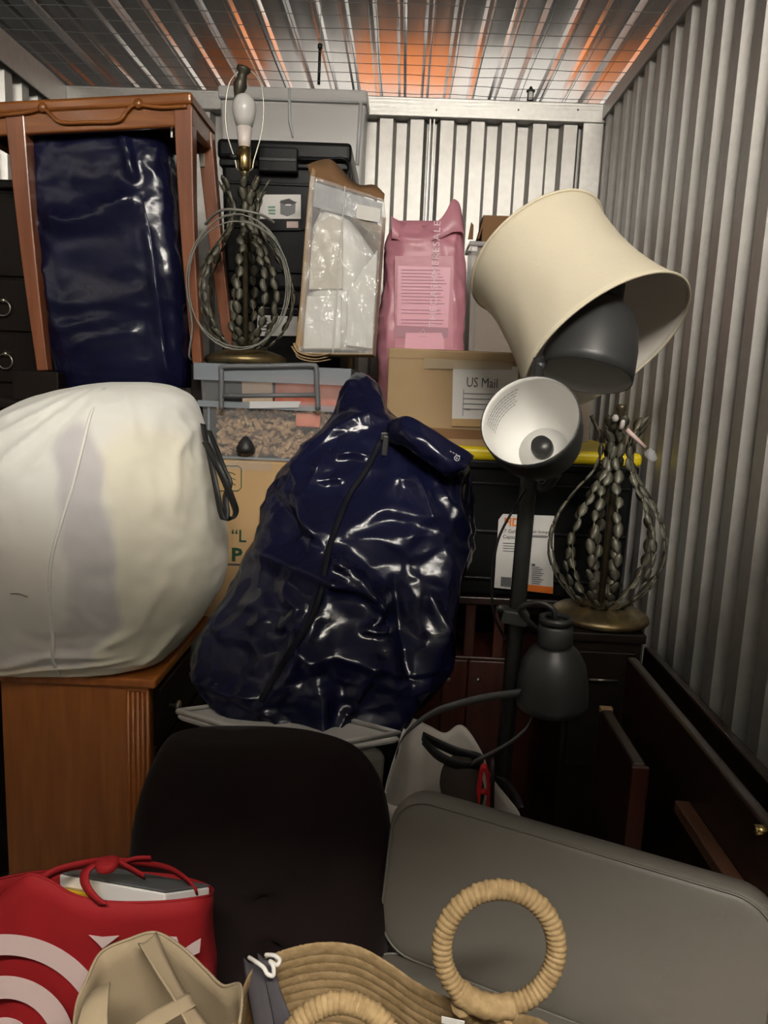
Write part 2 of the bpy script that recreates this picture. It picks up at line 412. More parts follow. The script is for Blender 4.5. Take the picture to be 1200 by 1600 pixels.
# roof deck above the mesh: ribbed pans running front to back
rf = thing('roof_deck', 'ribbed galvanised roof deck above the wire mesh', 'roof', (0, 2.2, ZR)); del rf['category']; struct(rf)
def roof_pan(x0, wd, k):
    rr = random.Random(k * 7 + 1)
    pr = [(0, 0), (0.012, -0.035), (0.028, -0.035), (0.042, 0.0), (wd * 0.34, 0.0), (wd * 0.34 + 0.014, -0.010), (wd * 0.34 + 0.030, -0.010), (wd * 0.34 + 0.044, 0),
          (wd * 0.67, 0.0), (wd * 0.67 + 0.014, -0.010), (wd * 0.67 + 0.030, -0.010), (wd * 0.67 + 0.044, 0), (wd, 0)]
    mb = MB(); ny = 30
    G = []
    for j in range(ny + 1):
        y = -4.4 + 11.6 * j / ny
        G.append([Vector((x0 + a, y, ZR + d + 0.004 * noise.noise(Vector((x0 * 3 + i, y * 0.7, k))))) for i, (a, d) in enumerate(pr)])
    mb.grid(G)
    return mb.build('roof_panel', 'roof_metal', rf, weld=False, fixn=False, sm=False)
xx = XL - 1.2; k = 0
while xx < XR + 1.6:
    roof_pan(xx, 0.365, k); xx += 0.365; k += 1
# orange roll-up doors across the next aisle (seen as reflections in the roof deck)
for k, (x0, wd_) in enumerate(((-1.62, 0.50), (-0.46, 0.72), (1.22, 0.95))):
    d = MB(); n = 26
    for j in range(n):
        z = 0.02 + j * 2.30 / n
        d.b2(x0, x0 + wd_, 6.20, 6.225 + (0.006 if j % 2 else 0), z, z + 2.30 / n)
    struct(d.build('door_%d' % (k + 1), 'door_orange'))
m = MB()
m.b2(-3.2, 3.2, 6.23, 6.28, 0, ZC); struct(m.build('wall_far', 'white_steel'))
# reflection screen, shading lintel over the door, wall across the aisle, added shadow bar
m = MB(); m.b2(-3.2, 3.2, 5.28, 5.32, 0, ZC); struct(m.build('reflection_screen', 'galv_wall'))  # unseen partition, placed to cut the orange doors from most roof reflections
m = MB(); m.b2(XL, XR, -0.20, -0.15, 1.955, 2.23); struct(m.build('shade_lintel', 'galv_wall'))  # unseen lintel over the door opening, height set to shadow the lower pile
m = MB(); m.b2(-3.2, 3.2, -1.75, -1.70, 0, 2.55); struct(m.build('wall_aisle', 'galv_wall'))
m = MB(); m.b2(-3.0, 3.0, -1.32, -1.28, 2.615, 2.66); trim(6, m)  # unseen bar over the aisle, added to cast the back wall's shadow band
# ------------------------------------------------------------------ soft-bag loft
def seg_d(px, py, a, b):
    ax, ay = a; bx, by = b; dx, dy = bx - ax, by - ay
    t = ((px - ax) * dx + (py - ay) * dy) / max(1e-9, dx * dx + dy * dy); t = max(0., min(1., t))
    return math.hypot(px - ax - dx * t, py - ay - dy * t), t
class Bag:
    """closed soft body lofted from horizontal sections; a row is (py, left px, right px, depth Y, front bulge, back bulge)"""
    def __init__(s, rows, nu=120, nv=100, p=2.3, ridges=(), crumple=(), seed=0, mb=None, fine=1.0):
        V = [Vector((r[0], r[1], r[2])) for r in rows]; T = [Vector((r[3], r[4], r[5])) for r in rows]
        sp = max(1, int(math.ceil(nv / (len(rows) - 1))))
        Vs = catmull(V, sp); Ts = catmull(T, sp)
        s.G = []; s.P = []; off = Vector((seed * 13.7, seed * 5.1, seed * 9.3))
        for vi, (a, b) in enumerate(zip(Vs, Ts)):
            py, xl, xr = a; Yc, tf, tb = b
            Lw = at(xl, py, Yc); Rw = at(xr, py, Yc); C = (Lw + Rw) / 2; A = (Rw - Lw) / 2
            row = []; prow = []
            for k in range(nu):
                w = 2 * math.pi * k / nu; c = math.cos(w); sn = math.sin(w)
                cc = math.copysign(abs(c) ** (2 / p), c); ss = math.copysign(abs(sn) ** (2 / p), sn)
                q = C + A * cc; q.y -= (tf if sn > 0 else tb) * ss
                n = A.normalized() * c * 0.8 + Vector((0, -1, 0)) * sn
                n.normalize()
                px = lerp(xl, xr, (cc + 1) / 2)
                front = max(0., sn) ** 0.5
                d = 0.0
                for sc, amp, kind in crumple:
                    v3 = q * sc + off
                    if kind == 'soft': d += amp * noise.noise(v3)
                    elif kind == 'ridge': d += amp * (0.55 - 2.0 * abs(noise.noise(v3)))
                    elif kind == 'cell':
                        dd = noise.voronoi(v3)[0]; d += amp * min(1.0, (dd[1] - dd[0]) * 2.2)
                    elif kind == 'fold':
                        dd = noise.voronoi(Vector((v3.x, v3.y, v3.z)))[0]; d += amp * (dd[0] - 0.4) * 1.6
                if sn > 0:
                    for pl, wd, h in ridges:
                        best = 1e9; bt = 0
                        for i in range(len(pl) - 1):
                            dist, t = seg_d(px, py, pl[i], pl[i + 1])
                            if dist < best: best = dist; bt = (i + t) / (len(pl) - 1)
                        if best < wd:
                            e = 1 - best / wd
                            d += h * (e ** 1.6) * min(1, 6 * bt + 0.15) * min(1, 6 * (1 - bt) + 0.15) * front
                row.append(q + n * d); prow.append((px, py, sn))
            s.G.append(row); s.P.append(prow)
        s.nu = nu
    def build(s, name, matn, parent=None, tint=None, sm=True):
        mb = MB(); nu = s.nu; nr = len(s.G)
        org = Vector(parent['_o']) if parent is not None else Vector((0, 0, 0))
        v = [q - org for r in s.G for q in r]; f = []
        for i in range(nr - 1):
            for k in range(nu):
                f.append((i * nu + k, i * nu + (k + 1) % nu, (i + 1) * nu + (k + 1) % nu, (i + 1) * nu + k))
        for row, rev in ((0, True), (nr - 1, False)):
            c = Vector((0, 0, 0))
            for q in s.G[row]: c += q
            v.append(c / nu - org); ci = len(v) - 1
            for k in range(nu):
                a, b = row * nu + k, row * nu + (k + 1) % nu
                f.append((ci, b, a) if rev else (ci, a, b))
        f = [tuple(reversed(q)) for q in f]
        me = bpy.data.meshes.new(name); me.from_pydata(v, [], f); me.materials.append(MAT[matn])
        for p in me.polygons: p.use_smooth = sm
        if tint:
            at_ = me.color_attributes.new('tint', 'FLOAT_COLOR', 'POINT'); i = 0
            for r in s.P:
                for (px, py, sn) in r:
                    at_.data[i].color = (*tint(px, py, sn), 1); i += 1
            for j in (i, i + 1): at_.data[j].color = at_.data[0].color if j == i else at_.data[i - 1].color
        o = bpy.data.objects.new(name, me); COL.objects.link(o)
        if parent is not None: o.parent = parent; o['_o'] = tuple(org)
        return o
    def on(s, px, py, out=0.003):
        """front surface point drawn at design pixel (px, py)"""
        best = 1e9; bq = None
        for r, pr in zip(s.G, s.P):
            if abs(pr[0][1] - py) > 14: continue
            for q, (x, y, sn) in zip(r, pr):
                if sn < 0: continue
                d = (x - px) ** 2 + (y - py) ** 2
                if d < best: best = d; bq = q
        d = (CAM - bq).normalized()
        return bq + d * out

def tinted(name, matname):
    """multiply a material's base colour by the mesh's own 'tint' colour"""
    m = MAT[matname].copy(); m.name = name; MAT[name] = m
    nt = m.node_tree; b = nt.nodes['Principled BSDF']
    a = nt.nodes.new('ShaderNodeAttribute'); a.attribute_name = 'tint'
    nt.links.new(a.outputs['Color'], b.inputs['Base Color'])
    return m
# ------------------------------------------------------------------ left side
# oak chest of drawers standing side-on, drawers facing the middle of the unit
DY0, DY1 = 1.45, 1.86
dx0 = at(6, 1200, DY0).x; dx1 = at(243, 1200, DY0).x; dz = zat(1057, DY0 - 0.012, 120)
dr = thing('chest_of_drawers', 'orange-brown oak chest of drawers under the big white bag', 'dresser', ((dx0 + dx1) / 2, (DY0 + DY1) / 2, 0))
m = MB(); m.b2(dx0, dx1 - 0.012, DY0, DY1, 0.06, dz - 0.02); m.build('body', 'wood_orange', dr, bev=0.003)
m = MB()
xs = at(196, 1200, DY0).x
for k in range(5):
    x = xs + 0.008 + k * 0.0098
    m.tube([(x, DY0 - 0.001, 0.10), (x, DY0 - 0.001, dz - 0.03)], 0.0042, 6)
m.build('fluted_corner', 'wood_orange', dr, sm=True)
m = MB(); m.b2(dx0 - 0.012, dx1 + 0.006, DY0 - 0.012, DY1 + 0.01, dz - 0.02, dz); m.build('top', 'wood_orange', dr, bev=0.006, seg=3)
m = MB(); m.b2(dx0 + 0.02, dx1 - 0.03, DY0 + 0.03, DY1 - 0.03, 0, 0.06); m.build('plinth', 'wood_dark', dr)
zz = [0.08, 0.27, 0.46, 0.655, dz - 0.03]
for a, b in zip(zz, zz[1:]):
    q = MB(); q.b2(dx1 - 0.012, dx1 + 0.002, DY0 + 0.025, DY1 - 0.02, a + 0.006, b - 0.006); d = q.build('drawer', 'wood_espresso', dr, bev=0.003)
    for yk in (DY0 + 0.09, DY1 - 0.09):
        k_ = MB(); M = frame((dx1 + 0.001, yk, (a + b) / 2), (0, 1, 0), (0, 0, 1)) 
        k_.lathe([(0.004, 0), (0.004, 0.012), (0.012, 0.018), (0.011, 0.024), (0, 0.026)], 14, M); k_.build('knob', 'pewter', d, sm=True)

# dark chest that carries the end table, and the tall dresser with ring pulls behind it
TY = 1.92
zleg = at(65, 580, TY).z
cx0, cx1 = XL + 0.06, at(303, 640, 1.86).x
zch = zleg - 0.075
ch = thing('storage_chest', 'black-brown chest holding up the small wooden table', 'chest', ((cx0 + cx1) / 2, 2.03, 0))
m = MB(); m.b2(cx0, cx1, TY - 0.02, 2.19, 0.05, zch - 0.02); m.build('body', 'wood_espresso', ch, bev=0.004)
m = MB(); m.b2(cx0 - 0.01, cx1 + 0.005, TY - 0.03, 2.195, zch - 0.02, zch); m.build('top', 'wood_espresso', ch, bev=0.004)
for x in (cx0 + 0.04, cx1 - 0.04):
    m = MB(); m.b2(x - 0.03, x + 0.03, TY, 2.15, 0, 0.05); m.build('foot', 'wood_espresso', ch)
RY = 2.22
rx0, rx1 = XL + 0.03, at(100, 450, RY).x; rz = zat(282, RY, 20)
td = thing('tall_dresser', 'tall espresso dresser with ring pulls at the left edge', 'dresser', ((rx0 + rx1) / 2, RY + 0.2, 0))
m = MB(); m.b2(rx0, rx1, RY, RY + 0.42, 0.05, rz - 0.025); m.build('body', 'wood_espresso', td, bev=0.004)
m = MB(); m.b2(rx0 - 0.01, rx1 + 0.01, RY - 0.012, RY + 0.43, rz - 0.025, rz); m.build('top', 'wood_espresso', td, bev=0.005)
m = MB(); m.b2(rx0 + 0.02, rx1 - 0.02, RY + 0.02, RY + 0.40, 0, 0.05); m.build('plinth', 'wood_espresso', td)
zs = [zat(y, RY, 20) for y in (300, 435, 520, 600, 690, 790)]
for a, b in zip(zs[1:], zs):
    q = MB(); q.b2(rx0 + 0.02, rx1 - 0.012, RY - 0.010, RY + 0.002, a + 0.004, b - 0.004); d = q.build('drawer', 'wood_espresso', td, bev=0.003)
    if b < zs[0]:
        zc = (a + b) / 2; xc = at(10, 475, RY).x
        k_ = MB(); k_.tube([(xc, RY - 0.010, zc + 0.012), (xc, RY - 0.022, zc + 0.012)], [0.010, 0.006], 12); k_.build('pull_mount', 'pewter', d, sm=True)
        k_ = MB(); k_.tube([(xc + 0.021 * math.cos(w), RY - 0.020, zc - 0.009 + 0.021 * math.sin(w)) for w in [2 * math.pi * i / 28 for i in range(28)]], 0.0022, 8, closed=True); k_.build('ring_pull', 'pewter', d, sm=True)

# small wooden end table, leaning a little
tilt = R(4.6); ux = Vector((math.cos(tilt), 0, math.sin(tilt))); uz = Vector((-math.sin(tilt), 0, math.cos(tilt))); uy = Vector((0, 1, 0))
T0 = at(299, 142, TY)
def tp(u, v, w): return T0 + ux * u + uy * v + uz * w
tb = thing('end_table', 'small reddish wooden end table with curved legs over a navy bag', 'table', at(190, 575, TY + 0.1))
TW, TD, TH = 0.53, 0.235, 0.074
def tbox(mb, u0, u1, v0, v1, w0, w1): mb.hexa([tp(u0, v0, w0), tp(u1, v0, w0), tp(u1, v1, w0), tp(u0, v1, w0), tp(u0, v0, w1), tp(u1, v0, w1), tp(u1, v1, w1), tp(u0, v1, w1)]); return mb
tbox(MB(), -TW, 0, 0, TD, -0.028, 0).build('table_top', 'wood_table', tb, bev=0.008, seg=3)
ap = MB(); tbox(ap, -TW + 0.004, -0.004, 0.006, 0.024, -TH, -0.024); ap.build('apron', 'wood_table', tb, bev=0.004)
ap = MB(); tbox(ap, -0.024, -0.006, 0.02, TD - 0.006, -TH, -0.024); ap.build('apron', 'wood_table', tb, bev=0.004)
ap = MB(); tbox(ap, -TW + 0.006, -TW + 0.024, 0.02, TD - 0.006, -TH, -0.024); ap.build('apron', 'wood_table', tb, bev=0.004)
ap = MB(); tbox(ap, -TW + 0.004, -0.004, TD - 0.024, TD - 0.006, -TH, -0.024); ap.build('apron', 'wood_table', tb, bev=0.004)
def fr(px, py):   # point on the table front plane
    return at(px, py, TY)
mo = MB()
mo.tube(catmull([fr(-20, 182), fr(40, 176), fr(66, 170), fr(78, 178), fr(95, 191), fr(140, 191), fr(184, 189), fr(198, 174), fr(212, 164), fr(250, 168), fr(292, 166)], 6), 0.0045, 8, flat=1.0)
mo.build('carved_moulding', 'wood_table', tb, sm=True)
for (x, y) in ((66, 168), (216, 162)):
    k_ = MB(); c = fr(x, y); k_.lathe([(0, -0.008), (0.009, -0.005), (0.012, 0), (0.009, 0.005), (0, 0.008)], 14, frame(c, (1, 0, 0), (0, 0, 1))); k_.build('carved_boss', 'wood_table', tb, sm=True)
def saber(u_top, u_bot, v, wd0, wd1, length, bow):
    mb = MB(); rg = []
    for i in range(15):
        t = i / 14; u = lerp(u_top, u_bot, t) + bow * math.sin(math.pi * t); h = lerp(wd0, wd1, t) / 2; w_ = -0.03 - (length - 0.03) * t
        rg.append([tp(u - h, v - h, w_), tp(u + h, v - h, w_), tp(u + h, v + h, w_), tp(u - h, v + h, w_)])
    mb.rings(rg); return mb.build('leg', 'wood_leg', tb, bev=0.003)
Lr = (T0 - at(307, 568, TY)).dot(uz); Ll = (T0 - at(65, 579, TY)).dot(uz)
ur = (at(307, 568, TY) - T0).dot(ux); ul = (at(65, 579, TY) - T0).dot(ux); u0l = (at(24, 205, TY) - T0).dot(ux)
saber(-0.024, ur - 0.002, 0.026, 0.044, 0.024, Lr, -0.006)
saber(u0l, ul - 0.004, 0.026, 0.046, 0.028, Ll, -0.004)
saber(-0.022, 0.004, TD - 0.026, 0.040, 0.026, Lr, -0.004)
saber(u0l, ul - 0.004, TD - 0.026, 0.040, 0.026, Ll, -0.004)
for (a, b, c, d_) in ((244, 192, 270, 196), (267, 196, 270, 215), (36, 199, 60, 203)):
    q = MB(); P1 = at(a, b, TY + 0.03); P2 = at(c, d_, TY + 0.03); q.b2(min(P1.x, P2.x), max(P1.x, P2.x), TY + 0.028, TY + 0.031, min(P1.z, P2.z), max(P1.z, P2.z)); q.build('tape', 'tape_white', tb)
q = MB(); c = at(316, 250, TY + TD - 0.05); q.box(c, (0.012, 0.003, 0.032)); q.build('metal_plate', 'pewter', tb)
# shim under the raised right legs
zs_ = at(307, 568, TY).z - 0.012
q = MB(); q.b2(at(299, 560, TY).x, cx1 + 0.012, TY - 0.005, 2.18, zch + 0.001, at(307, 568, TY).z - 0.001); tag(q.build('narrow_box', 'wood_espresso', None, bev=0.003), 'narrow dark block under the right legs of the end table', 'block')
q = MB(); q.b2(at(20, 590, TY).x, at(92, 590, TY).x, TY - 0.005, 2.18, zch + 0.001, zleg - 0.001); tag(q.build('low_box', 'wood_espresso', None, bev=0.003), 'low dark block under the left legs of the end table', 'block')

# navy storage bag standing between the table legs
nb = thing('storage_bag', 'tall navy blue vinyl bag standing under the small wooden table', 'bag', at(190, 600, 2.03))
b = Bag([(204, 78, 245, 2.045, 0.03, 0.03), (215, 58, 262, 2.045, 0.075, 0.06), (250, 52, 272, 2.045, 0.085, 0.075), (330, 56, 282, 2.045, 0.09, 0.08), (450, 76, 294, 2.04, 0.095, 0.08), (560, 96, 300, 2.04, 0.095, 0.085), (606, 108, 299, 2.04, 0.085, 0.08)],
        nu=140, nv=110, p=4.5, seed=2,
        ridges=[([(95, 345), (130, 362), (175, 350), (235, 312)], 26, 0.020), ([(150, 262), (185, 330)], 18, -0.016), ([(210, 222), (228, 300)], 14, 0.018), ([(240, 330), (258, 430), (272, 560), (278, 600)], 16, 0.013),
                ([(90, 415), (104, 470), (112, 520)], 18, 0.014), ([(105, 555), (190, 530), (240, 520)], 22, 0.010), ([(110, 520), (200, 500)], 14, 0.008), ([(140, 245), (158, 240)], 10, 0.010), ([(60, 345), (85, 370)], 16, 0.012)],
        crumple=[(6, 0.010, 'soft'), (16, 0.004, 'ridge'), (45, 0.0012, 'ridge')])
b.build('body', 'navy', nb)
m = MB(); pts = [b.on(x, y, 0.002) for x, y in ((240, 318), (246, 345), (251, 380), (256, 415), (262, 455), (267, 500), (272, 545), (276, 598))]
m.tube(catmull(pts, 5), 0.0035, 6, flat=0.6); m.build('piping', 'navy_lining', nb, sm=True)
m = MB(); pts = [b.on(x, y, 0.002) for x, y in ((96, 560), (100, 580), (105, 600))]
m.tube(catmull(pts, 5), 0.0035, 6, flat=0.6); m.build('piping', 'navy_lining', nb, sm=True)

# big white laundry bag on the chest of drawers
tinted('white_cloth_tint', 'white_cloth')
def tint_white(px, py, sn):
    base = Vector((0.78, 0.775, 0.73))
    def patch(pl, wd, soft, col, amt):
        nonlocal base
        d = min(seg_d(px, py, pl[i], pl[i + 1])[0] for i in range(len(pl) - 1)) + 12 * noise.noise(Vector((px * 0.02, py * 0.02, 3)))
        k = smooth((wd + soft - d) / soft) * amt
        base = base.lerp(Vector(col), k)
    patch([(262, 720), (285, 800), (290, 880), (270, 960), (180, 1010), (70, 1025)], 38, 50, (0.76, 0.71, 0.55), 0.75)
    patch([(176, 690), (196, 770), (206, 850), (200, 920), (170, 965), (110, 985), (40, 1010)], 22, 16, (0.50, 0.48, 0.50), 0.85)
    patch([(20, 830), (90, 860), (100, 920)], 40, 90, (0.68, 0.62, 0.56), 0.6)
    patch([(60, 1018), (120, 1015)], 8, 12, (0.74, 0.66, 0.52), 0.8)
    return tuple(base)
wb_ = thing('laundry_bag', 'huge stuffed white cloth bag with a black drawstring loop', 'bag', at(150, 1058, 1.62))
b = Bag([(597, 178, 232, 1.66, 0.035, 0.03), (603, 130, 268, 1.655, 0.08, 0.07), (622, 52, 300, 1.645, 0.13, 0.11), (660, -14, 315, 1.63, 0.165, 0.15), (720, -64, 326, 1.62, 0.20, 0.18), (800, -100, 340, 1.61, 0.225, 0.20), (860, -112, 345, 1.605, 0.23, 0.20),
         (915, -112, 338, 1.60, 0.22, 0.20), (962, -100, 314, 1.575, 0.185, 0.18), (1002, -80, 284, 1.545, 0.15, 0.17), (1021, -60, 266, 1.53, 0.125, 0.16), (1031, -40, 248, 1.52, 0.105, 0.12), (1034, 0, 200, 1.52, 0.06, 0.06)],
        nu=180, nv=150, p=2.25, seed=5,
        ridges=[([(188, 600), (150, 640), (60, 720)], 12, 0.014), ([(180, 600), (120, 640), (20, 690)], 11, 0.014), ([(170, 602), (100, 630), (-10, 670)], 11, 0.012), ([(195, 604), (170, 660), (100, 740)], 14, 0.007),
                ([(215, 600), (240, 640), (250, 680)], 12, 0.007), ([(318, 655), (300, 700), (306, 790)], 20, 0.014), ([(150, 690), (60, 780)], 12, 0.004), ([(265, 760), (320, 810)], 12, 0.005),
                ([(232, 1022), (262, 1005), (300, 955)], 12, 0.012), ([(40, 1012), (130, 985), (220, 990)], 16, 0.012), ([(20, 1024), (120, 1010), (240, 1000)], 8, 0.010), ([(300, 870), (250, 950), (180, 985)], 14, 0.008)],
        crumple=[(3.0, 0.022, 'soft'), (9, 0.007, 'soft'), (24, 0.003, 'ridge')])
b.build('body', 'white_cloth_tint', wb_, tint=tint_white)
m = MB(); pts = [b.on(x, y, 0.003) for x, y in ((191, 606), (187, 640), (183, 690), (176, 740), (168, 790), (161, 840), (153, 900), (146, 950), (139, 990), (133, 1022))]
m.tube(catmull(pts, 6), 0.0035, 6, flat=0.5, up=(0, -1, 0)); m.build('seam', 'white_cloth', wb_, sm=True, label='pale raised seam down the front')
# drawstring loop
S_ = [(317, 662, 1.60), (322, 690, 1.55), (330, 725, 1.50), (338, 765, 1.48), (345, 800, 1.48), (350, 811, 1.48), (354, 800, 1.49), (352, 778, 1.50), (358, 752, 1.50), (349, 730, 1.51), (338, 700, 1.54), (326, 672, 1.58)]
A = catmull([at(x - 4, y, Y) for x, y, Y in S_], 6); B_ = catmull([at(x + 5, y + 2, Y - 0.004) for x, y, Y in S_], 6)
m = MB(); m.strip(A, B_); m.build('drawstring', 'black_strap', wb_, sm=True, solid=0.003)
S_ = [(322, 690, 1.55), (338, 720, 1.50), (352, 750, 1.49), (366, 785, 1.50), (370, 800, 1.51), (364, 811, 1.51), (354, 808, 1.50)]
A = catmull([at(x - 6, y + 2, Y) for x, y, Y in S_], 6); B_ = catmull([at(x + 3, y - 2, Y - 0.004) for x, y, Y in S_], 6)
m = MB(); m.strip(A, B_); m.build('drawstring', 'black_strap', wb_, sm=True, solid=0.003)
m = MB(); m.tube(catmull([b.on(x, y, 0.002) for x, y in ((107, 882), (116, 883), (125, 887))], 5), 0.0008, 5); m.build('thread', 'lint', wb_, sm=True)
# ------------------------------------------------------------------ back, left of centre
def fbox(x0, x1, y0, y1, Y, d):   # front-face pixel box -> world extents
    P = at(x0, (y0 + y1) / 2, Y); Q = at(x1, (y0 + y1) / 2, Y); c = (x0 + x1) / 2
    return P.x, Q.x, Y, Y + d, at(c, y1, Y).z, at(c, y0, Y).z
LB = fbox(303, 546, 569, 722, 1.86, 0.32)           # latch bin extents
# carton with green print
CB = (LB[0] + 0.01, xat(470, 1.86, 800), 1.875, 2.18, 0.66, LB[4] - 0.001)
cb = thing('carton', 'tan cardboard carton with green print below the clasp bin', 'box', ((CB[0] + CB[1]) / 2 + 0.1, 2.03, 0.66))
CBX1 = -0.19
m = MB(); m.b2(CB[0], CBX1, CB[2], CB[3], CB[4], CB[5]); m.build('body', 'cardboard_light', cb, bev=0.004)
def wallM(px, py, Y): return frame(at(px, py, Y), (1, 0, 0), (0, 0, 1))
yf = CB[2] - 0.0012
text('\u201cL', 0.044, wallM(361, 846, yf), 'ink_green', cb, sx=0.95, bold=0.0006)
text('P', 0.047, wallM(361, 876, yf), 'ink_green', cb, bold=0.0016, sx=1.15)
m = MB(); m.add([at(340, 880, yf), at(420, 882, yf), at(420, 885, yf), at(340, 883, yf)], [(0, 1, 2, 3)]); m.build('printed_line', 'ink', cb)
m = MB()
fr_ = [(340, 728), (372, 728), (377, 732), (377, 762), (372, 767), (340, 767)]
m.tube([at(x, y, yf) for x, y in fr_], 0.0012, 5, flat=0.3, up=(0, -1, 0))
for i in range(4):
    m.tube([at(348 + 20 * t, 742 + i * 4 - 4 * math.sin(t * 3.1) + (4 if i % 2 else 0), yf) for t in (0, .25, .5, .75, 1)], 0.0010, 5, flat=0.3, up=(0, -1, 0))
m.build('printed_mark', 'ink_green', cb)
q = MB(); q.b2(at(342, 750, yf).x, at(425, 750, yf).x, yf - 0.0006, yf, zat(735, yf, 390), CB[5] + 0.0); q.build('packing_tape', 'clear', cb)
m = MB(); m.b2(CB[0], CBX1, 1.88, 2.18, 0, 0.659); tag(m.build('moving_box', 'cardboard', None, bev=0.004), 'plain moving box on the floor under the green-printed carton', 'box')

# clear bin with a grey clasp handle, full of wooden pieces
lb = thing('clasp_bin', 'clear plastic bin with grey clasp handle full of wooden pieces', 'bin', ((LB[0] + LB[1]) / 2, (LB[2] + LB[3]) / 2, LB[4]))
def shell(mb, x0, x1, y0, y1, z0, z1, t=0.003, taper=0.0, bottom=True):
    k = taper
    o0 = [Vector((x0 + k, y0 + k, z0)), Vector((x1 - k, y0 + k, z0)), Vector((x1 - k, y1 - k, z0)), Vector((x0 + k, y1 - k, z0))]
    o1 = [Vector((x0, y0, z1)), Vector((x1, y0, z1)), Vector((x1, y1, z1)), Vector((x0, y1, z1))]
    for i in range(4):
        j = (i + 1) % 4; mb.add([o0[i], o0[j], o1[j], o1[i]], [(0, 1, 2, 3)])
    if bottom: mb.add(o0, [(3, 2, 1, 0)])
    return mb
zr = zat(598, LB[2], 425); zr2 = zat(630, LB[2], 425); zr3 = zat(640, LB[2], 425)
shell(MB(), LB[0] + 0.014, LB[1] - 0.014, LB[2] + 0.012, LB[3] - 0.012, LB[4] + 0.002, zr, taper=0.010).build('body', 'clear', lb, bev=0.010, seg=3, fixn=False, solid=0.0015)
rim = MB(); 
for (za, zb, e) in ((zr3, zr2, 0.006),):
    rim.b2(LB[0] + 0.006, LB[1] - 0.006, LB[2] + 0.004, LB[2] + 0.010, za, zb); rim.b2(LB[0] + 0.006, LB[0] + 0.012, LB[2] + 0.004, LB[3] - 0.004, za, zb); rim.b2(LB[1] - 0.012, LB[1] - 0.006, LB[2] + 0.004, LB[3] - 0.004, za, zb)
rim.build('rim', 'clear_blue', lb, bev=0.002)
m = MB(); m.b2(LB[0] + 0.030, LB[0] + 0.036, LB[2] + 0.010, LB[2] + 0.015, LB[4] + 0.006, zr3); m.b2(LB[1] - 0.036, LB[1] - 0.030, LB[2] + 0.010, LB[2] + 0.015, LB[4] + 0.006, zr3); m.b2(LB[0] + 0.03, LB[1] - 0.03, LB[2] + 0.012, LB[2] + 0.016, LB[4] + 0.002, LB[4] + 0.008); m.build('corner_rib', 'clear_blue', lb, bev=0.002)
m = MB(); x0, x1, y0, y1, z1 = LB[0], LB[1], LB[2], LB[3], LB[5]
shell(m, x0, x1, y0, y1, zr, z1 - 0.004, bottom=False); m.add([Vector((x0, y0, z1 - 0.004)), Vector((x1, y0, z1 - 0.004)), Vector((x1, y1, z1 - 0.004)), Vector((x0, y1, z1 - 0.004))], [(0, 1, 2, 3)])
m.build('lid', 'clear_blue', lb, bev=0.006, seg=3, fixn=False, solid=0.003)
m = MB(); yh = LB[2] - 0.008
def hp(x, y, dy=0): return at(x, y, yh + dy)
m.tube(catmull([hp(346, 640), hp(346, 600), hp(346, 580), hp(352, 573), hp(420, 572), hp(485, 571), hp(494, 577), hp(495, 600), hp(497, 640)], 5), 0.0062, 8)
m.tube([hp(347, 619), hp(496, 617)], 0.0055, 8)
m.build('clasp_handle', 'clasp', lb, sm=True)
q = MB(); q.add([hp(390, 627, 0.011), hp(470, 627, 0.011), hp(466, 637, 0.011), hp(390, 638, 0.011)], [(0, 1, 2, 3)]); q.build('size_label', 'frost_rim', lb, solid=0.001)
# contents (uncountable heap)
rnd = random.Random(11); m = MB()
ix0, ix1, iy0, iy1 = LB[0] + 0.045, LB[1] - 0.045, LB[2] + 0.045, LB[3] - 0.05
zt = zat(646, LB[2], 425)
m.b2(ix0 + 0.01, ix1 - 0.01, iy0 + 0.03, iy1, LB[4] + 0.012, zt - 0.025)
for k in range(420):
    x = rnd.uniform(ix0, ix1); y = iy0 + abs(rnd.gauss(0, 0.03)); z = rnd.uniform(LB[4] + 0.012, zt)
    L = rnd.uniform(0.012, 0.034); rot = Matrix.Rotation(rnd.uniform(0, 6.3), 3, 'Z') @ Matrix.Rotation(rnd.uniform(-1.2, 1.2), 3, 'X') @ Matrix.Rotation(rnd.uniform(-1.3, 1.3), 3, 'Y')
    m.box((x, max(y, LB[2] + 0.040), z), (L, rnd.uniform(0.007, 0.013), rnd.uniform(0.006, 0.012)), rot)
    if k % 3 == 0: m.box((x, max(y, LB[2] + 0.040), z), (0.008, L * 0.8, 0.008), rot)
hp_ = m.build('wooden_pieces', 'pine', None, bev=0.0015, seg=1, weld=False); hp_['kind'] = 'stuff'; hp_['label'] = 'heap of small wooden pieces inside the clasp bin'; hp_['category'] = 'wood pieces'
def inbin(name, xa, xb, ya, yb, dy, matn, label, cat, rz=0.0, d=0.05):
    P = at(xa, ya, LB[2] + dy); Q = at(xb, yb, LB[2] + dy)
    q = MB(); q.box(((P.x + Q.x) / 2, LB[2] + dy + d / 2, (P.z + Q.z) / 2), (Q.x - P.x, d, P.z - Q.z), Matrix.Rotation(rz, 3, 'Y')); return tag(q.build(name, matn, None, bev=0.002), label, cat)
inbin('red_packet', 430, 532, 590, 640, 0.07, 'red_pack', 'red packet lying on the wooden pieces in the clasp bin', 'packet', 0.05)
inbin('photo_card', 378, 425, 588, 632, 0.06, 'cream_pack', 'cream card standing in the clasp bin left of the red packet', 'card', -0.05, 0.01)
inbin('toy_brick', 462, 500, 645, 668, 0.024, 'red_pack', 'small orange-red block at the front of the clasp bin', 'toy', 0.02, 0.012)
q = MB(); P = at(384, 700, LB[2] + 0.022)
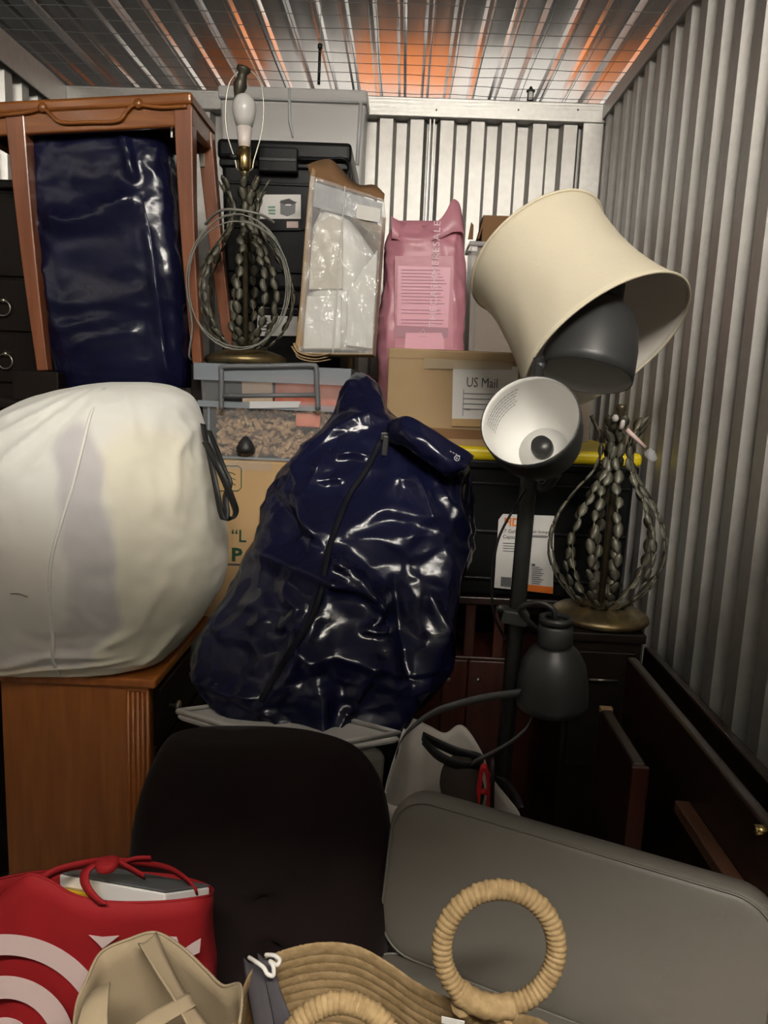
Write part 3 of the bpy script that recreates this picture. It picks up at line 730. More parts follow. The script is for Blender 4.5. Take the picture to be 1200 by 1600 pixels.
q.lathe([(0.022, -0.012), (0.024, 0.0), (0.016, 0.016), (0.006, 0.028), (0, 0.030)], 18, frame(P, (1, 0, 0), (0, 0, -1)) @ Matrix.Rotation(R(90), 4, 'X')); tag(q.build('bell', 'black', None, sm=True), 'small black bell behind the front wall of the clasp bin', 'bell')

# ------------------------------------------------------------------ leaf-strand table lamps
def leaf_mesh():
    me = bpy.data.meshes.new('leaf'); v = []; f = []
    L, Wd, T = 0.0150, 0.0108, 0.0012
    pr = [(-1, 0.14), (-0.72, 0.68), (-0.25, 1.0), (0.28, 0.98), (0.72, 0.64), (1.0, 0.12)]
    for y, w in pr: v += [(-w * Wd, y * L, -T * 0.4), (0, y * L, T + 0.0016 * w), (w * Wd, y * L, -T * 0.4), (0, y * L, -T)]
    for i in range(len(pr) - 1):
        for k in range(4): f.append((i * 4 + k, i * 4 + (k + 1) % 4, i * 4 + 4 + (k + 1) % 4, i * 4 + 4 + k))
    f.append((3, 2, 1, 0)); n = len(pr) * 4; f.append((n - 4, n - 3, n - 2, n - 1))
    me.from_pydata(v, [], f); me.materials.append(MAT['bronze_leaf'])
    for p in me.polygons: p.use_smooth = True
    bm = bmesh.new(); bm.from_mesh(me); bmesh.ops.recalc_face_normals(bm, faces=bm.faces); bm.to_mesh(me); bm.free()
    return me
LEAF = leaf_mesh()
STR = [(0.030, 0.030), (0.066, 0.050), (0.105, 0.095), (0.126, 0.155), (0.118, 0.215), (0.085, 0.275), (0.048, 0.325), (0.034, 0.365), (0.040, 0.405), (0.062, 0.450)]
def leaf_lamp(label, base, lean, seed, nstr=12):
    rnd = random.Random(seed)
    root = thing('table_lamp', label, 'lamp', base)
    M = Matrix.Translation(base) @ lean
    m = MB(); m.lathe([(0, 0), (0.098, 0), (0.106, 0.008), (0.104, 0.016), (0.092, 0.024), (0.060, 0.034), (0.024, 0.040), (0, 0.042)], 40, M); m.build('base', 'old_gold', root, sm=True)
    m = MB(); m.lathe([(0, 0.03), (0.0075, 0.03), (0.0075, 0.46), (0.011, 0.465), (0.011, 0.475), (0, 0.476)], 14, M); m.build('rod', 'bronze', root, sm=True)
    for k in range(nstr):
        a = 2 * math.pi * (k + rnd.uniform(-0.16, 0.16)) / nstr; f = rnd.uniform(0.92, 1.06); tw = rnd.uniform(-0.35, 0.35)
        top = rnd.uniform(0.75, 1.0)
        pts = []
        for i, (r, z) in enumerate(STR):
            if i == len(STR) - 1: r = lerp(0.04, r, top * 1.1); z = lerp(0.42, z, top)
            aa = a + tw * z / 0.4
            pts.append(Vector((r * f * math.cos(aa), r * f * math.sin(aa), z)))
        cu = catmull(pts, 8)
        m = MB(); m.tube([M @ p for p in cu], 0.0016, 5); st = m.build('strand', 'bronze', root, sm=True)
        acc = 0; nxt = 0.012; side = 1
        for i in range(1, len(cu) - 1):
            acc += (cu[i] - cu[i - 1]).length
            if acc >= nxt:
                nxt += rnd.uniform(0.0285, 0.0325); side = -side
                t = (cu[i + 1] - cu[i - 1]).normalized(); rad = Vector((cu[i].x, cu[i].y, 0)).normalized(); rad = (rad - t * rad.dot(t)).normalized(); sd = t.cross(rad)
                tl = (t + sd * 0.16 * side).normalized(); nn = (rad + sd * rnd.uniform(-0.35, 0.35)).normalized(); nn = (nn - tl * nn.dot(tl)).normalized(); xx_ = tl.cross(nn)
                LM = Matrix((xx_, tl, nn)).transposed().to_4x4(); sc = rnd.uniform(0.9, 1.15)
                inst(LEAF, 'leaf', M @ Matrix.Translation(cu[i] + sd * side * 0.0028 + rad * 0.001) @ LM @ Matrix.Scale(sc, 4), st)
    return root, M
base1 = at(384, 565, 2.02); base1.z = LB[5] + 0.0005
l1, M1 = leaf_lamp('bronze leaf-strand table lamp with bare bulb and harp', base1, Matrix.Rotation(R(-1.0), 4, 'Y'), 3)
m = MB(); m.lathe([(0, 0.470), (0.012, 0.471), (0.016, 0.480), (0.017, 0.500), (0.0155, 0.528), (0, 0.529)], 20, M1); so = m.build('socket', 'brass', l1, sm=True)
m = MB(); m.lathe([(0, -0.018), (0.005, -0.018), (0.007, 0), (0, 0.001)], 10, M1 @ Matrix.Translation((-0.018, -0.004, 0.505)) @ Matrix.Rotation(R(90), 4, 'Y')); m.build('switch_knob', 'black', so, sm=True)
m = MB(); m.lathe([(0.0135, 0.526), (0.0155, 0.540), (0.0195, 0.575)], 24, M1); m.build('bulb_neck', 'bulb_neck', l1, sm=True)
m = MB(); m.lathe([(0.0195, 0.575), (0.026, 0.596), (0.030, 0.615), (0.028, 0.632), (0.020, 0.645), (0.009, 0.651), (0, 0.652)], 28, M1); m.build('bulb', 'bulb', l1, sm=True)
m = MB(); cz = [(-0.020, 0.478), (-0.024, 0.50), (-0.043, 0.56), (-0.046, 0.62), (-0.036, 0.675), (-0.012, 0.703), (0.004, 0.706), (0.022, 0.700), (0.042, 0.672), (0.048, 0.62), (0.042, 0.56), (0.024, 0.50), (0.020, 0.478)]
m.tube([M1 @ p for p in catmull([Vector((x, 0, z)) for x, z in cz], 6)], 0.0018, 7); m.tube([M1 @ Vector(p) for p in ((-0.020, 0, 0.478), (-0.008, 0, 0.472), (0.008, 0, 0.472), (0.020, 0, 0.478))], 0.0022, 6); m.build('harp', 'harp', l1, sm=True)
m = MB(); Mf = M1 @ Matrix.Translation((0.0, -0.002, 0.707)) @ Matrix.Rotation(R(14), 4, 'Y') @ Matrix.Rotation(R(180), 4, 'X')
m.lathe([(0, -0.004), (0.017, -0.004), (0.018, 0.003), (0.011, 0.010), (0.013, 0.024), (0.0175, 0.038), (0.012, 0.056), (0.008, 0.066), (0.009, 0.072), (0, 0.074)], 16, Mf); m.build('finial', 'finial', l1, sm=True)
# cord coiled round the body
m = MB(); pts = []; cc = M1 @ Vector((0.004, -0.095, 0.185)); rnd = random.Random(5)
for k in range(3 * 36 + 6):
    w = 2 * math.pi * k / 36 + 0.6; j = k / 36
    rx = 0.121 + 0.006 * math.sin(j * 5); rz_ = 0.150 + 0.008 * math.sin(j * 3 + 1)
    pts.append(cc + Vector((rx * math.cos(w) + 0.004, -0.02 - 0.012 * math.sin(w) - 0.006 * j, rz_ * math.sin(w))))
pts = [p for p in pts]
m.tube(pts, 0.0017, 7)
m.tube(catmull([cc + Vector((-0.085, 0.01, 0.142)), cc + Vector((-0.03, -0.045, 0.165)), cc + Vector((0.05, -0.045, 0.160)), cc + Vector((0.085, -0.01, 0.148))], 8), 0.0032, 7)
m.tube(catmull([cc + Vector((-0.122, -0.02, -0.02)), cc + Vector((-0.112, -0.01, -0.10)), cc + Vector((-0.125, 0.01, -0.17)), cc + Vector((-0.122, 0.04, -0.182))], 8), 0.0026, 7)
m.build('cord', 'cord', l1, sm=True)

# ------------------------------------------------------------------ black totes and the frosted bin on top
def tote(x0, x1, y0, y1, z0, z1, label, lidmat='tote_black', lid_h=0.05, group=None, nrib=3):
    root = thing('storage_tote', label, 'tote', ((x0 + x1) / 2, (y0 + y1) / 2, z0), group)
    k = 0.02; zl = z1 - lid_h
    m = MB(); m.hexa([(x0 + k, y0 + k, z0), (x1 - k, y0 + k, z0), (x1 - k, y1 - k, z0), (x0 + k, y1 - k, z0), (x0 + 0.010, y0 + 0.012, zl), (x1 - 0.010, y0 + 0.012, zl), (x1 - 0.010, y1 - 0.012, zl), (x0 + 0.010, y1 - 0.012, zl)])
    m.build('body', 'tote_black', root, bev=0.012, seg=3)
    m = MB()
    for i in range(nrib):
        zz_ = lerp(z0 + 0.05, zl - 0.06, i / max(1, nrib - 1)) if nrib > 1 else zl - 0.05
        m.b2(x0 + 0.02, x1 - 0.02, y0 + 0.010, y0 + 0.02, zz_ - 0.004, zz_ + 0.004)
    m.build('rib', 'tote_black', root, bev=0.002)
    m = MB(); m.b2(x0 + 0.006, x1 - 0.006, y0 + 0.002, y1 - 0.002, zl - 0.020, zl); m.build('rim', 'tote_black', root, bev=0.004)
    m = MB(); m.b2(x0, x1, y0, y1, zl, z1); m.build('lid', lidmat, root, bev=0.012, seg=3)
    return root
TYF = 2.22
X0, X1, _, _, zb0, zt0 = fbox(338, 546, 218, 452, TYF, 0.36)
tz = zt0; hgt = zt0 - zb0
labs = ['black lidded tote with pictured label behind the bare-bulb lamp', 'black tote under the labelled black tote, behind the leaf lamp', 'lower black tote hidden behind the clasp bin', 'bottom black tote on the floor behind the moving box']
stack = []
n_t = 4; hs = [hgt, hgt, hgt, zt0 - 3 * hgt]
zc_ = zt0
for i in range(4):
    stack.append(tote(X0, X1, TYF, TYF + 0.36, zc_ - hs[i], zc_ - 0.0005, labs[i], lid_h=0.052)); zc_ -= hs[i]
t1_ = stack[0]; yq = TYF - 0.006
m = MB(); P = at(405, 252, yq); Q = at(466, 252, yq); m.b2(P.x, Q.x, TYF - 0.022, TYF + 0.01, zat(271, yq, 435), zat(232, yq, 435)); h_ = m.build('latch', 'tote_black', t1_, bev=0.004)
m = MB(); m.b2(P.x + 0.004, Q.x - 0.004, TYF - 0.0245, TYF - 0.02, zat(254, yq, 435), zat(250, yq, 435)); m.build('latch_groove', 'black', h_)
m = MB(); m.tube(catmull([at(466, 249, yq - 0.01), at(510, 249, yq - 0.01), at(536, 248, yq - 0.01), at(546, 262, yq), at(552, 300, yq)], 5), 0.004, 6); m.build('handle', 'tote_black', t1_, sm=True)
yl = TYF + 0.010
def card(x0, x1, y0, y1, Y, matn, parent, name='label', t=0.0008, lab=None):
    q = MB(); q.add([at(x0, y1, Y), at(x1, y1, Y), at(x1, y0, Y), at(x0, y0, Y)], [(0, 1, 2, 3)]); return q.build(name, matn, parent, solid=t, label=lab)
card(398, 470, 304, 342, yl - 0.002, 'paper', t1_, lab='white label with a picture of a black tote')
card(398, 470, 342, 360, yl - 0.002, 'tote_black', t1_, 'label_band')
card(448, 466, 346, 356, yl - 0.004, 'paper_pink', t1_, 'barcode_sticker')
q = MB(); pic = [(438, 313), (452, 310), (462, 316), (461, 333), (449, 338), (438, 334)]
q.add([at(x, y, yl - 0.0035) for x, y in pic], [tuple(range(6))]); q.build('tote_picture', 'clasp', t1_, solid=0.0006)
q = MB(); q.add([at(x, y, yl - 0.0045) for x, y in ((436, 316), (450, 311), (464, 316), (452, 321))], [(0, 1, 2, 3)]); q.build('lid_picture', 'black', t1_, solid=0.0006)
card(446, 455, 319, 321.5, yl - 0.0055, 'paper', t1_, 'picture_shine')
for i in range(3): card(419, 430, 322 + i * 5, 324.5 + i * 5, yl - 0.004, 'ink_lightgreen', t1_, 'printed_line')
text('E', 0.030, wallM(399, 320, yl - 0.004), 'ink', t1_)
t2_ = stack[1]
card(402, 465, 488, 525, yl - 0.004, 'paper', t2_, lab='white paper label partly hidden by the lamp')
for i in range(6): card(405, 418, 491 + i * 5, 492.6 + i * 5, yl - 0.0055, 'ink', t2_, 'printed_line')
card(402, 465, 460, 487, yl - 0.004, 'clasp', t2_, 'label_band')

# frosted bin behind the totes
FY = 2.60
BX0, BX1, _, _, bz0, bz1 = fbox(340, 572, 137, 300, FY, 0.14)
fb = thing('frosted_bin', 'frosted translucent plastic bin on top of the pile under the mesh', 'bin', ((BX0 + BX1) / 2, FY + 0.07, bz0))
zm = zat(157, FY, 460)
m = MB(); m.hexa([(BX0 + 0.02, FY + 0.004, bz0), (BX1 - 0.012, FY + 0.004, bz0), (BX1 - 0.012, FY + 0.14, bz0), (BX0 + 0.02, FY + 0.14, bz0), (BX0 + 0.006, FY, zm), (BX1 - 0.004, FY, zm), (BX1 - 0.004, FY + 0.14, zm), (BX0 + 0.006, FY + 0.14, zm)])
m.build('body', 'frost', fb, bev=0.012, seg=3)
m = MB(); m.b2(BX0, BX1, FY - 0.006, FY + 0.145, zm, bz1); m.build('lid', 'frost', fb, bev=0.008, seg=3)
m = MB(); P = at(452, 200, FY - 0.008); m.tube([at(452, 138, FY - 0.008), at(453, 190, FY - 0.008), at(458, 214, FY - 0.006)], [0.004, 0.005, 0.003], 8); m.build('centre_rib', 'frost_rim', fb, sm=True)
m = MB(); m.tube([(BX0 + 0.004, FY - 0.005, zm), (BX1 - 0.002, FY - 0.005, zm)], 0.004, 6); m.tube([(BX1 - 0.020, FY - 0.004, zm), (BX1 - 0.026, FY, bz0 + 0.09)], 0.006, 6); m.build('rim', 'frost_rim', fb, sm=True)
m = MB(); m.b2(BX0 + 0.03, BX1 - 0.02, FY + 0.002, FY + 0.138, 0, bz0 - 0.001); tag(m.build('wardrobe_box', 'cardboard_brown', None, bev=0.004), 'tall brown wardrobe box behind the black totes', 'box')

# opened carton with a clear film front, holding white ware
oc = thing('window_carton', 'opened carton with clear film front holding white ware', 'box', at(525, 566, 2.05))
def q8(pts_f, Y0_, Y1_):  # front loop px (bl, br, tr, tl) -> hexa corners
    bl, br, tr, tl = pts_f
    return [at(*bl, Y0_), at(*br, Y0_), at(*br, Y0_) + Vector((0, Y1_ - Y0_, 0)), at(*bl, Y0_) + Vector((0, Y1_ - Y0_, 0)), at(*tl, Y0_), at(*tr, Y0_), at(*tr, Y0_) + Vector((0, Y1_ - Y0_, 0)), at(*tl, Y0_) + Vector((0, Y1_ - Y0_, 0))]
OY0, OY1 = 1.96, 2.17
H = q8(((466, 552), (582, 553), (600, 312), (486, 276)), OY0, OY1)
def panel(name, idx, matn, t=0.004, par=oc): 
    q = MB(); q.add([H[i] for i in idx], [(0, 1, 2, 3)]); return q.build(name, matn, par, solid=t)
panel('back_panel', (3, 2, 6, 7), 'cardboard'); panel('side_panel', (0, 3, 7, 4), 'cardboard'); panel('bottom_panel', (0, 1, 2, 3), 'cardboard')
panel('side_panel', (1, 2, 6, 5), 'film', 0.001)
# torn top flap and lower flap
q = MB(); tl, tr = H[4], H[5]
top = catmull([at(480, 258, OY0 + 0.03), at(500, 251, OY0 + 0.05), at(520, 252, OY0 + 0.05), at(545, 278, OY0 + 0.06), at(562, 290, OY0 + 0.05), at(585, 290, OY0 + 0.04), at(601, 304, OY0 + 0.02)], 5)
low = [lerp(H[4] + Vector((0, 0.004, -0.004)), H[5] + Vector((0, 0.004, -0.004)), i / (len(top) - 1)) for i in range(len(top))]
q.strip(low, top); q.build('torn_flap', 'cardboard_brown', oc, solid=0.004, sm=True)
q = MB(); A = catmull([at(488, 262, OY0 - 0.006), at(482, 300, OY0 - 0.006), at(474, 400, OY0 - 0.007), at(468, 480, OY0 - 0.007), at(461, 545, OY0 - 0.006)], 6); B2 = catmull([at(494, 268, OY0 - 0.002), at(490, 300, OY0 - 0.002), at(484, 400, OY0 - 0.002), at(478, 480, OY0 - 0.002), at(472, 550, OY0 - 0.002)], 6)
q.strip(A, B2); q.build('torn_edge', 'cardboard', oc, solid=0.003, sm=True)
for k, (dx, dy) in enumerate(((0, 0), (-3, 5), (2, 9))):
    q = MB(); A = catmull([at(458 + dx, 536 + dy, OY0 - 0.02), at(466, 550 + dy, OY0 - 0.03), at(490, 556 + dy, OY0 - 0.034), at(512 + dx, 553 + dy, OY0 - 0.03)], 5); q.strip(A, [p + Vector((0.004, 0.03, 0.002)) for p in A]); q.build('torn_flap', 'cardboard', oc, solid=0.0022, sm=True)
# film front with creases and a printed sleeve
q = MB(); G = []
for j in range(41):
    row = []
    for i in range(25):
        u, v = i / 24, j / 40; p = H[0].lerp(H[1], u).lerp(H[4].lerp(H[5], u), v)
        row.append(p + Vector((0, -0.006 - 0.009 * (0.6 - 2 * abs(noise.noise(Vector((p.x * 26 + p.z * 10, 0, p.z * 9))))) - 0.003 * noise.noise(p * 50), 0)))
    G.append(row)
q.grid(G); q.build('film_front', 'film', oc, sm=True)
q = MB(); mid0 = H[0].lerp(H[1], 0.47); mid1 = H[4].lerp(H[5], 0.47); q.tube([mid0 + Vector((0, -0.012, 0)), mid1 + Vector((0, -0.012, 0))], 0.0012, 6); q.build('film_fold', 'frost', oc)
q = MB(); Yq = OY0 - 0.012; q.add([at(556, 341, Yq), at(593, 348, Yq), at(595, 326, Yq), at(558, 319, Yq)], [(0, 1, 2, 3)]); q.build('sticker', 'paper', oc, solid=0.0008)
q = MB(); Yq = OY0 + 0.004; q.add([at(490, 284, Yq), at(598, 318, Yq), at(596, 352, Yq), at(487, 322, Yq)], [(0, 1, 2, 3)]); q.build('sleeve', 'grey_ware', oc, solid=0.001)
ww = MB(); 
rg = []
for (py, xl, xr) in ((548, 474, 574), (500, 476, 578), (440, 480, 583), (400, 484, 586), (360, 490, 560), (338, 502, 548), (330, 515, 535)):
    L_ = at(xl, py, OY0 + 0.09); R_ = at(xr, py, OY0 + 0.09); C_ = (L_ + R_) / 2; A_ = (R_ - L_) / 2
    rg.append([C_ + A_ * (abs(math.cos(w)) ** 0.6 * (1 if math.cos(w) > 0 else -1)) + Vector((0, -0.078 * (abs(math.sin(w)) ** 0.6) * (1 if math.sin(w) > 0 else -1), 0)) for w in [2 * math.pi * k / 28 for k in range(28)]])
ww.rings(rg); tag(ww.build('white_ware', 'white_ware', None, sm=True), 'white moulded ware behind the film of the opened carton', 'ware')

def ware(pts, Y_, d, matn, label):
    q = MB(); A = [at(x, y, Y_) for x, y in pts]; n = len(A)
    q.add(A + [p + Vector((0, d, 0)) for p in A], [tuple(range(n)), tuple(reversed(range(n, 2 * n)))] + [(i, (i + 1) % n, n + (i + 1) % n, n + i) for i in range(n)])
    return tag(q.build('ware_sheet', matn, None, bev=0.004, seg=2), label, 'ware')
ware([(478, 462), (534, 462), (532, 545), (473, 545)], OY0 + 0.005, 0.005, 'white_ware', 'bright white sheet at lower left inside the opened carton')
ware([(482, 452), (486, 380), (496, 346), (516, 336), (536, 346), (536, 452)], OY0 + 0.006, 0.005, 'cream_ware', 'cream arched sheet behind the film of the opened carton')
ware([(540, 540), (543, 452), (590, 390), (582, 545)], OY0 + 0.005, 0.005, 'white_ware', 'white slanted sheet at lower right inside the opened carton')
# ------------------------------------------------------------------ right of centre
# black tote with yellow lid
AY = 1.95
ax0 = at(546, 712, AY).x; ax1 = at(1006, 708, AY).x; az1 = zat(702, AY, 830); azl = zat(723, AY, 830); az0 = zat(938, AY, 830)
ta = tote(ax0, ax1, AY, AY + 0.50, az0, az1, 'black tote with yellow lid and a white orange printed label', 'yellow', az1 - azl)
la = AY + 0.010
def wcard(pts, Y, matn, parent, name='label', lab=None):
    q = MB(); q.add([at(x, y, Y) for x, y in pts], [tuple(range(len(pts)))]); return q.build(name, matn, parent, solid=0.0008, label=lab)
wcard([(772, 918), (864, 928), (866, 806), (786, 803), (779, 812)], la - 0.003, 'paper', ta, lab='white printed tote label')
wcard([(822, 913), (864, 917), (864, 928), (820, 923)], la - 0.005, 'ink_orange', ta, 'orange_band')
wcard([(783, 901), (799, 903), (798, 918), (782, 916)], la - 0.005, 'ink_grey', ta, 'barcode')
for i in range(7): wcard([(784 + i * 2.2, 902), (785.2 + i * 2.2, 902), (784.2 + i * 2.2, 916), (783.2 + i * 2.2, 916)], la - 0.0065, 'ink', ta, 'bar')
text('HDX', 0.0295, wallM(787, 821, la - 0.005), 'ink_orange', ta, bold=0.0007, sx=0.95)
text('27 Gallon', 0.0135, wallM(783, 832, la - 0.005), 'ink', ta); text('Capacity', 0.0135, wallM(785, 841, la - 0.005), 'ink', ta)
text('High Strength', 0.0095, wallM(828, 832, la - 0.005), 'ink', ta)
wcard([(826, 836), (856, 837), (856, 840), (826, 839)], la - 0.005, 'ink_grey', ta, 'printed_line')
for i in range(4): wcard([(786, 848 + i * 4), (810, 849 + i * 4), (810, 850.2 + i * 4), (786, 849.2 + i * 4)], la - 0.005, 'ink_grey', ta, 'printed_line')
for i in range(9): wcard([(831, 885 + i * 3.2), (843 + (i * 5) % 8, 886 + i * 3.2), (843 + (i * 5) % 8, 887.3 + i * 3.2), (831, 886.3 + i * 3.2)], la - 0.005, 'ink_grey', ta, 'printed_line')
wcard([(831, 881), (836, 881), (836, 884), (831, 884)], la - 0.005, 'ink', ta, 'printed_mark')
# mahogany cabinet with posts below it
mc = thing('cabinet', 'reddish mahogany cabinet with small screws behind the paper bag', 'cabinet', (at(760, 1100, AY).x, AY + 0.25, 0))
mzt = zat(1030, AY, 740); mx0 = at(640, 1050, AY).x; mx1 = at(905, 1050, AY).x
m = MB(); m.b2(mx0, mx1, AY + 0.02, AY + 0.45, 0, mzt); m.build('body', 'wood_mahogany', mc, bev=0.004)
px_ = [640, 692, 731, 800, 905]
for a, b_ in zip(px_, px_[1:]):
    q = MB(); q.b2(at(a + 1, 1050, AY).x, at(b_ - 1, 1050, AY).x, AY, AY + 0.02, 0.02, mzt - 0.004); q.build('panel', 'wood_mahogany', mc, bev=0.003)
for x in (701, 747):
    q = MB(); c = at(x, 1062, AY); q.lathe([(0.006, 0), (0.005, 0.004), (0, 0.005)], 12, frame(c, (1, 0, 0), (0, 0, 1))); q.build('screw', 'pewter', mc, sm=True)
for x in (732, 777, 650, 890):
    q = MB(); c = at(x, 1000, AY + 0.04); q.b2(c.x - 0.014, c.x + 0.014, AY + 0.02, AY + 0.05, mzt, az0 - 0.022); q.build('post', 'wood_mahogany', mc, bev=0.003)
q = MB(); q.b2(mx0, mx1 + 0.06, AY + 0.01, AY + 0.48, az0 - 0.022, az0 - 0.001); q.build('shelf_board', 'wood_dark', mc, bev=0.003)

# mailing carton
MY = 1.985
mb0 = fbox(604, 868, 550, 700, MY, 0.21); mz0 = az1 + 0.001; mz1 = zat(549, MY, 740)
mx = thing('mailing_box', 'brown cardboard box with a printed mail label, standing on the yellow lid', 'box', ((mb0[0] + mb0[1]) / 2, MY + 0.1, mz0))
m = MB(); m.b2(mb0[0], mb0[1], MY, MY + 0.21, mz0, mz1 - 0.004); m.build('body', 'cardboard', mx, bev=0.006, seg=3)
m = MB(); m.b2(mb0[0] - 0.001, mb0[1] + 0.001, MY - 0.002, MY + 0.21, zat(566, MY, 740), mz1 + 0.001); m.build('flap', 'cardboard', mx, bev=0.005, seg=2)
wcard([(607, 665), (868, 678), (868, 700), (607, 696)], MY - 0.0015, 'cardboard_brown', mx, 'lower_band'); 
wcard([(607, 683), (868, 690), (868, 700), (607, 695)], MY - 0.0025, 'cardboard', mx, 'bottom_strip')
wcard([(663, 560), (800, 566), (800, 578), (663, 576)], MY - 0.004, 'tape', mx, 'packing_tape')
wcard([(708, 568), (810, 573), (806, 668), (706, 666)], MY - 0.0035, 'paper', mx, lab='white mail label')
wcard([(706, 654), (806, 656), (806, 668), (706, 666)], MY - 0.0045, 'cardboard_light', mx, 'label_foot')
text('US Mail', 0.0345, frame(at(728, 604, MY - 0.005), (1, 0, -0.004), (0, 0, 1)), 'ink', mx, sx=0.76)
for i in range(4): wcard([(724, 614 + i * 8), (790, 616 + i * 8), (790, 617.4 + i * 8), (724, 615.4 + i * 8)], MY - 0.005, 'ink_grey', mx, 'printed_line')
wcard([(724, 608), (725, 608), (723.5, 650), (722.5, 650)], MY - 0.005, 'ink_grey', mx, 'printed_line'); wcard([(726, 639), (735, 640), (735, 641), (726, 640)], MY - 0.005, 'ink_grey', mx, 'printed_line')

# pink mailer bag
PY = 2.30
pk = thing('mailer_bag', 'pink plastic mailer bag with clear pouch of fine print', 'bag', (at(660, 560, PY).x, PY, az1))
zb_ = az1
pybot = 705
b = Bag([(346, 622, 716, PY, 0.012, 0.010), (356, 612, 723, PY, 0.03, 0.03), (385, 602, 726, PY, 0.055, 0.05), (450, 597, 729, PY, 0.07, 0.06), (520, 591, 726, PY, 0.072, 0.06), (600, 590, 722, PY, 0.07, 0.06), (681, 594, 720, PY, 0.05, 0.05)], nu=110, nv=90, p=3.4, seed=8,
        ridges=[([(615, 375), (660, 380), (700, 360)], 10, 0.008), ([(712, 360), (705, 420), (712, 520)], 10, 0.008), ([(602, 380), (612, 470), (606, 550)], 10, 0.008), ([(700, 385), (724, 410)], 8, 0.006)],
        crumple=[(7, 0.008, 'soft'), (22, 0.004, 'ridge')])
b.build('body', 'pink_poly', pk)
up = [(611, 337), (616, 341), (628, 347), (650, 353), (672, 350), (688, 342), (697, 330), (704, 316), (709, 311), (717, 317), (721, 332), (724, 352)]
lo = [(612, 372), (620, 374), (632, 376), (650, 378), (672, 376), (688, 372), (697, 368), (704, 364), (709, 362), (717, 362), (721, 362), (725, 366)]
m = MB(); A = catmull([at(x, y, PY - 0.03 + 0.012 * math.sin(x * 0.09)) for x, y in up], 4); B_ = catmull([at(x, y, PY - 0.055) for x, y in lo], 4)
M_ = [a.lerp(c, 0.5) + Vector((0, 0.008, 0)) for a, c in zip(A, B_)]
m.grid([A, M_, B_]); m.build('sealed_flap', 'pink_poly', pk, sm=True, solid=0.002)
def bpatch(bag, x0, x1, y0, y1, out, matn, par, name, nx=8, ny=10, lab=None):
    Y00 = min(bag.on(x, y, 0).y for x in (x0, (x0 + x1) / 2, x1) for y in (y0, (y0 + y1) / 2, y1)) - out
    q = MB(); q.add([at(x0, y1, Y00), at(x1, y1, Y00), at(x1, y0, Y00), at(x0, y0, Y00)], [(0, 1, 2, 3)])
    o = q.build(name, matn, par, solid=0.0006, label=lab); return o, Y00
o, Yp = bpatch(b, 617, 708, 400, 548, 0.004, 'pink_poly', pk, 'pouch'); 
wcard([(622, 415), (704, 418), (700, 512), (620, 509)], Yp - 0.0015, 'pink_label', pk, 'fine_print_panel')
wcard([(619, 510), (700, 512), (700, 528), (618, 527)], Yp - 0.0015, 'pink_dark', pk, 'dark_band')
wcard([(634, 520), (690, 520), (694, 532), (694, 546), (632, 545)], Yp - 0.003, 'pink_label', pk, 'fold')
rr = random.Random(6)
for i in range(17):
    if i in (11, 14): continue
    y = 421 + i * 5.2; x1_ = 700 - rr.uniform(2, 14); wcard([(627, y), (x1_, y + 1), (x1_, y + 2.0), (627, y + 1.0)], Yp - 0.003, 'pink_ink', pk, 'printed_line')
text('THECASHMERESALE', 0.0262, frame(at(680, 512, Yp - 0.004), (0, 0, 1), (-1, 0, 0)), 'pink_print', pk, sx=1.10, space=1.15)
m = MB(); m.tube([at(x, y, Yp - 0.005) for x, y in ((661, 514), (667, 525), (655, 525))], 0.0014, 5, closed=True, flat=0.4, up=(0, -1, 0)); m.build('recycling_mark', 'pink_print', pk)

# frosted bin holding a brown carton
CY = 2.29
bx = (at(733, 460, CY).x, at(950, 460, CY).x)
rb = thing('open_bin', 'open clear plastic bin behind the cream lampshade', 'bin', ((bx[0] + bx[1]) / 2, CY + 0.08, az1))
zt_ = zat(382, CY, 760)
shell(MB(), bx[0], bx[1], CY, CY + 0.15, az1 + 0.001, zt_, taper=0.016).build('body', 'frost_clear', rb, bev=0.008, fixn=False, solid=0.0015)
m = MB(); m.tube([(bx[0] - 0.006, CY - 0.006, zt_), (bx[1] + 0.006, CY - 0.006, zt_), (bx[1] + 0.006, CY + 0.156, zt_), (bx[0] - 0.006, CY + 0.156, zt_)], 0.007, 8, closed=True); m.build('rim', 'frost_rim', rb, sm=True)
bc = thing('brown_carton', 'dark brown carton standing in the open clear bin', 'box', ((bx[0] + bx[1]) / 2, CY + 0.08, az1 + 0.01))
zt2 = zat(339, CY + 0.02, 850)
m = MB(); m.b2(at(752, 400, CY).x, bx[1] - 0.02, CY + 0.022, CY + 0.128, az1 + 0.004, zt2); m.build('body', 'cardboard_brown', bc, bev=0.003)
m = MB(); P = at(757, 341, CY + 0.022); Q = at(748, 372, CY + 0.01); m.add([P, P + Vector((0, 0.1, 0)), Vector((Q.x, CY + 0.12, Q.z)), Vector((Q.x, CY + 0.02, Q.z))], [(0, 1, 2, 3)]); m.build('flap', 'cardboard_brown', bc, solid=0.004)
m = MB(); m.add([at(731, 374, CY + 0.05), at(739, 374, CY + 0.05), at(740, 352, CY + 0.05), at(736, 347, CY + 0.05)], [(0, 1, 2, 3)]); m.build('flap', 'cardboard_brown', bc, solid=0.004)

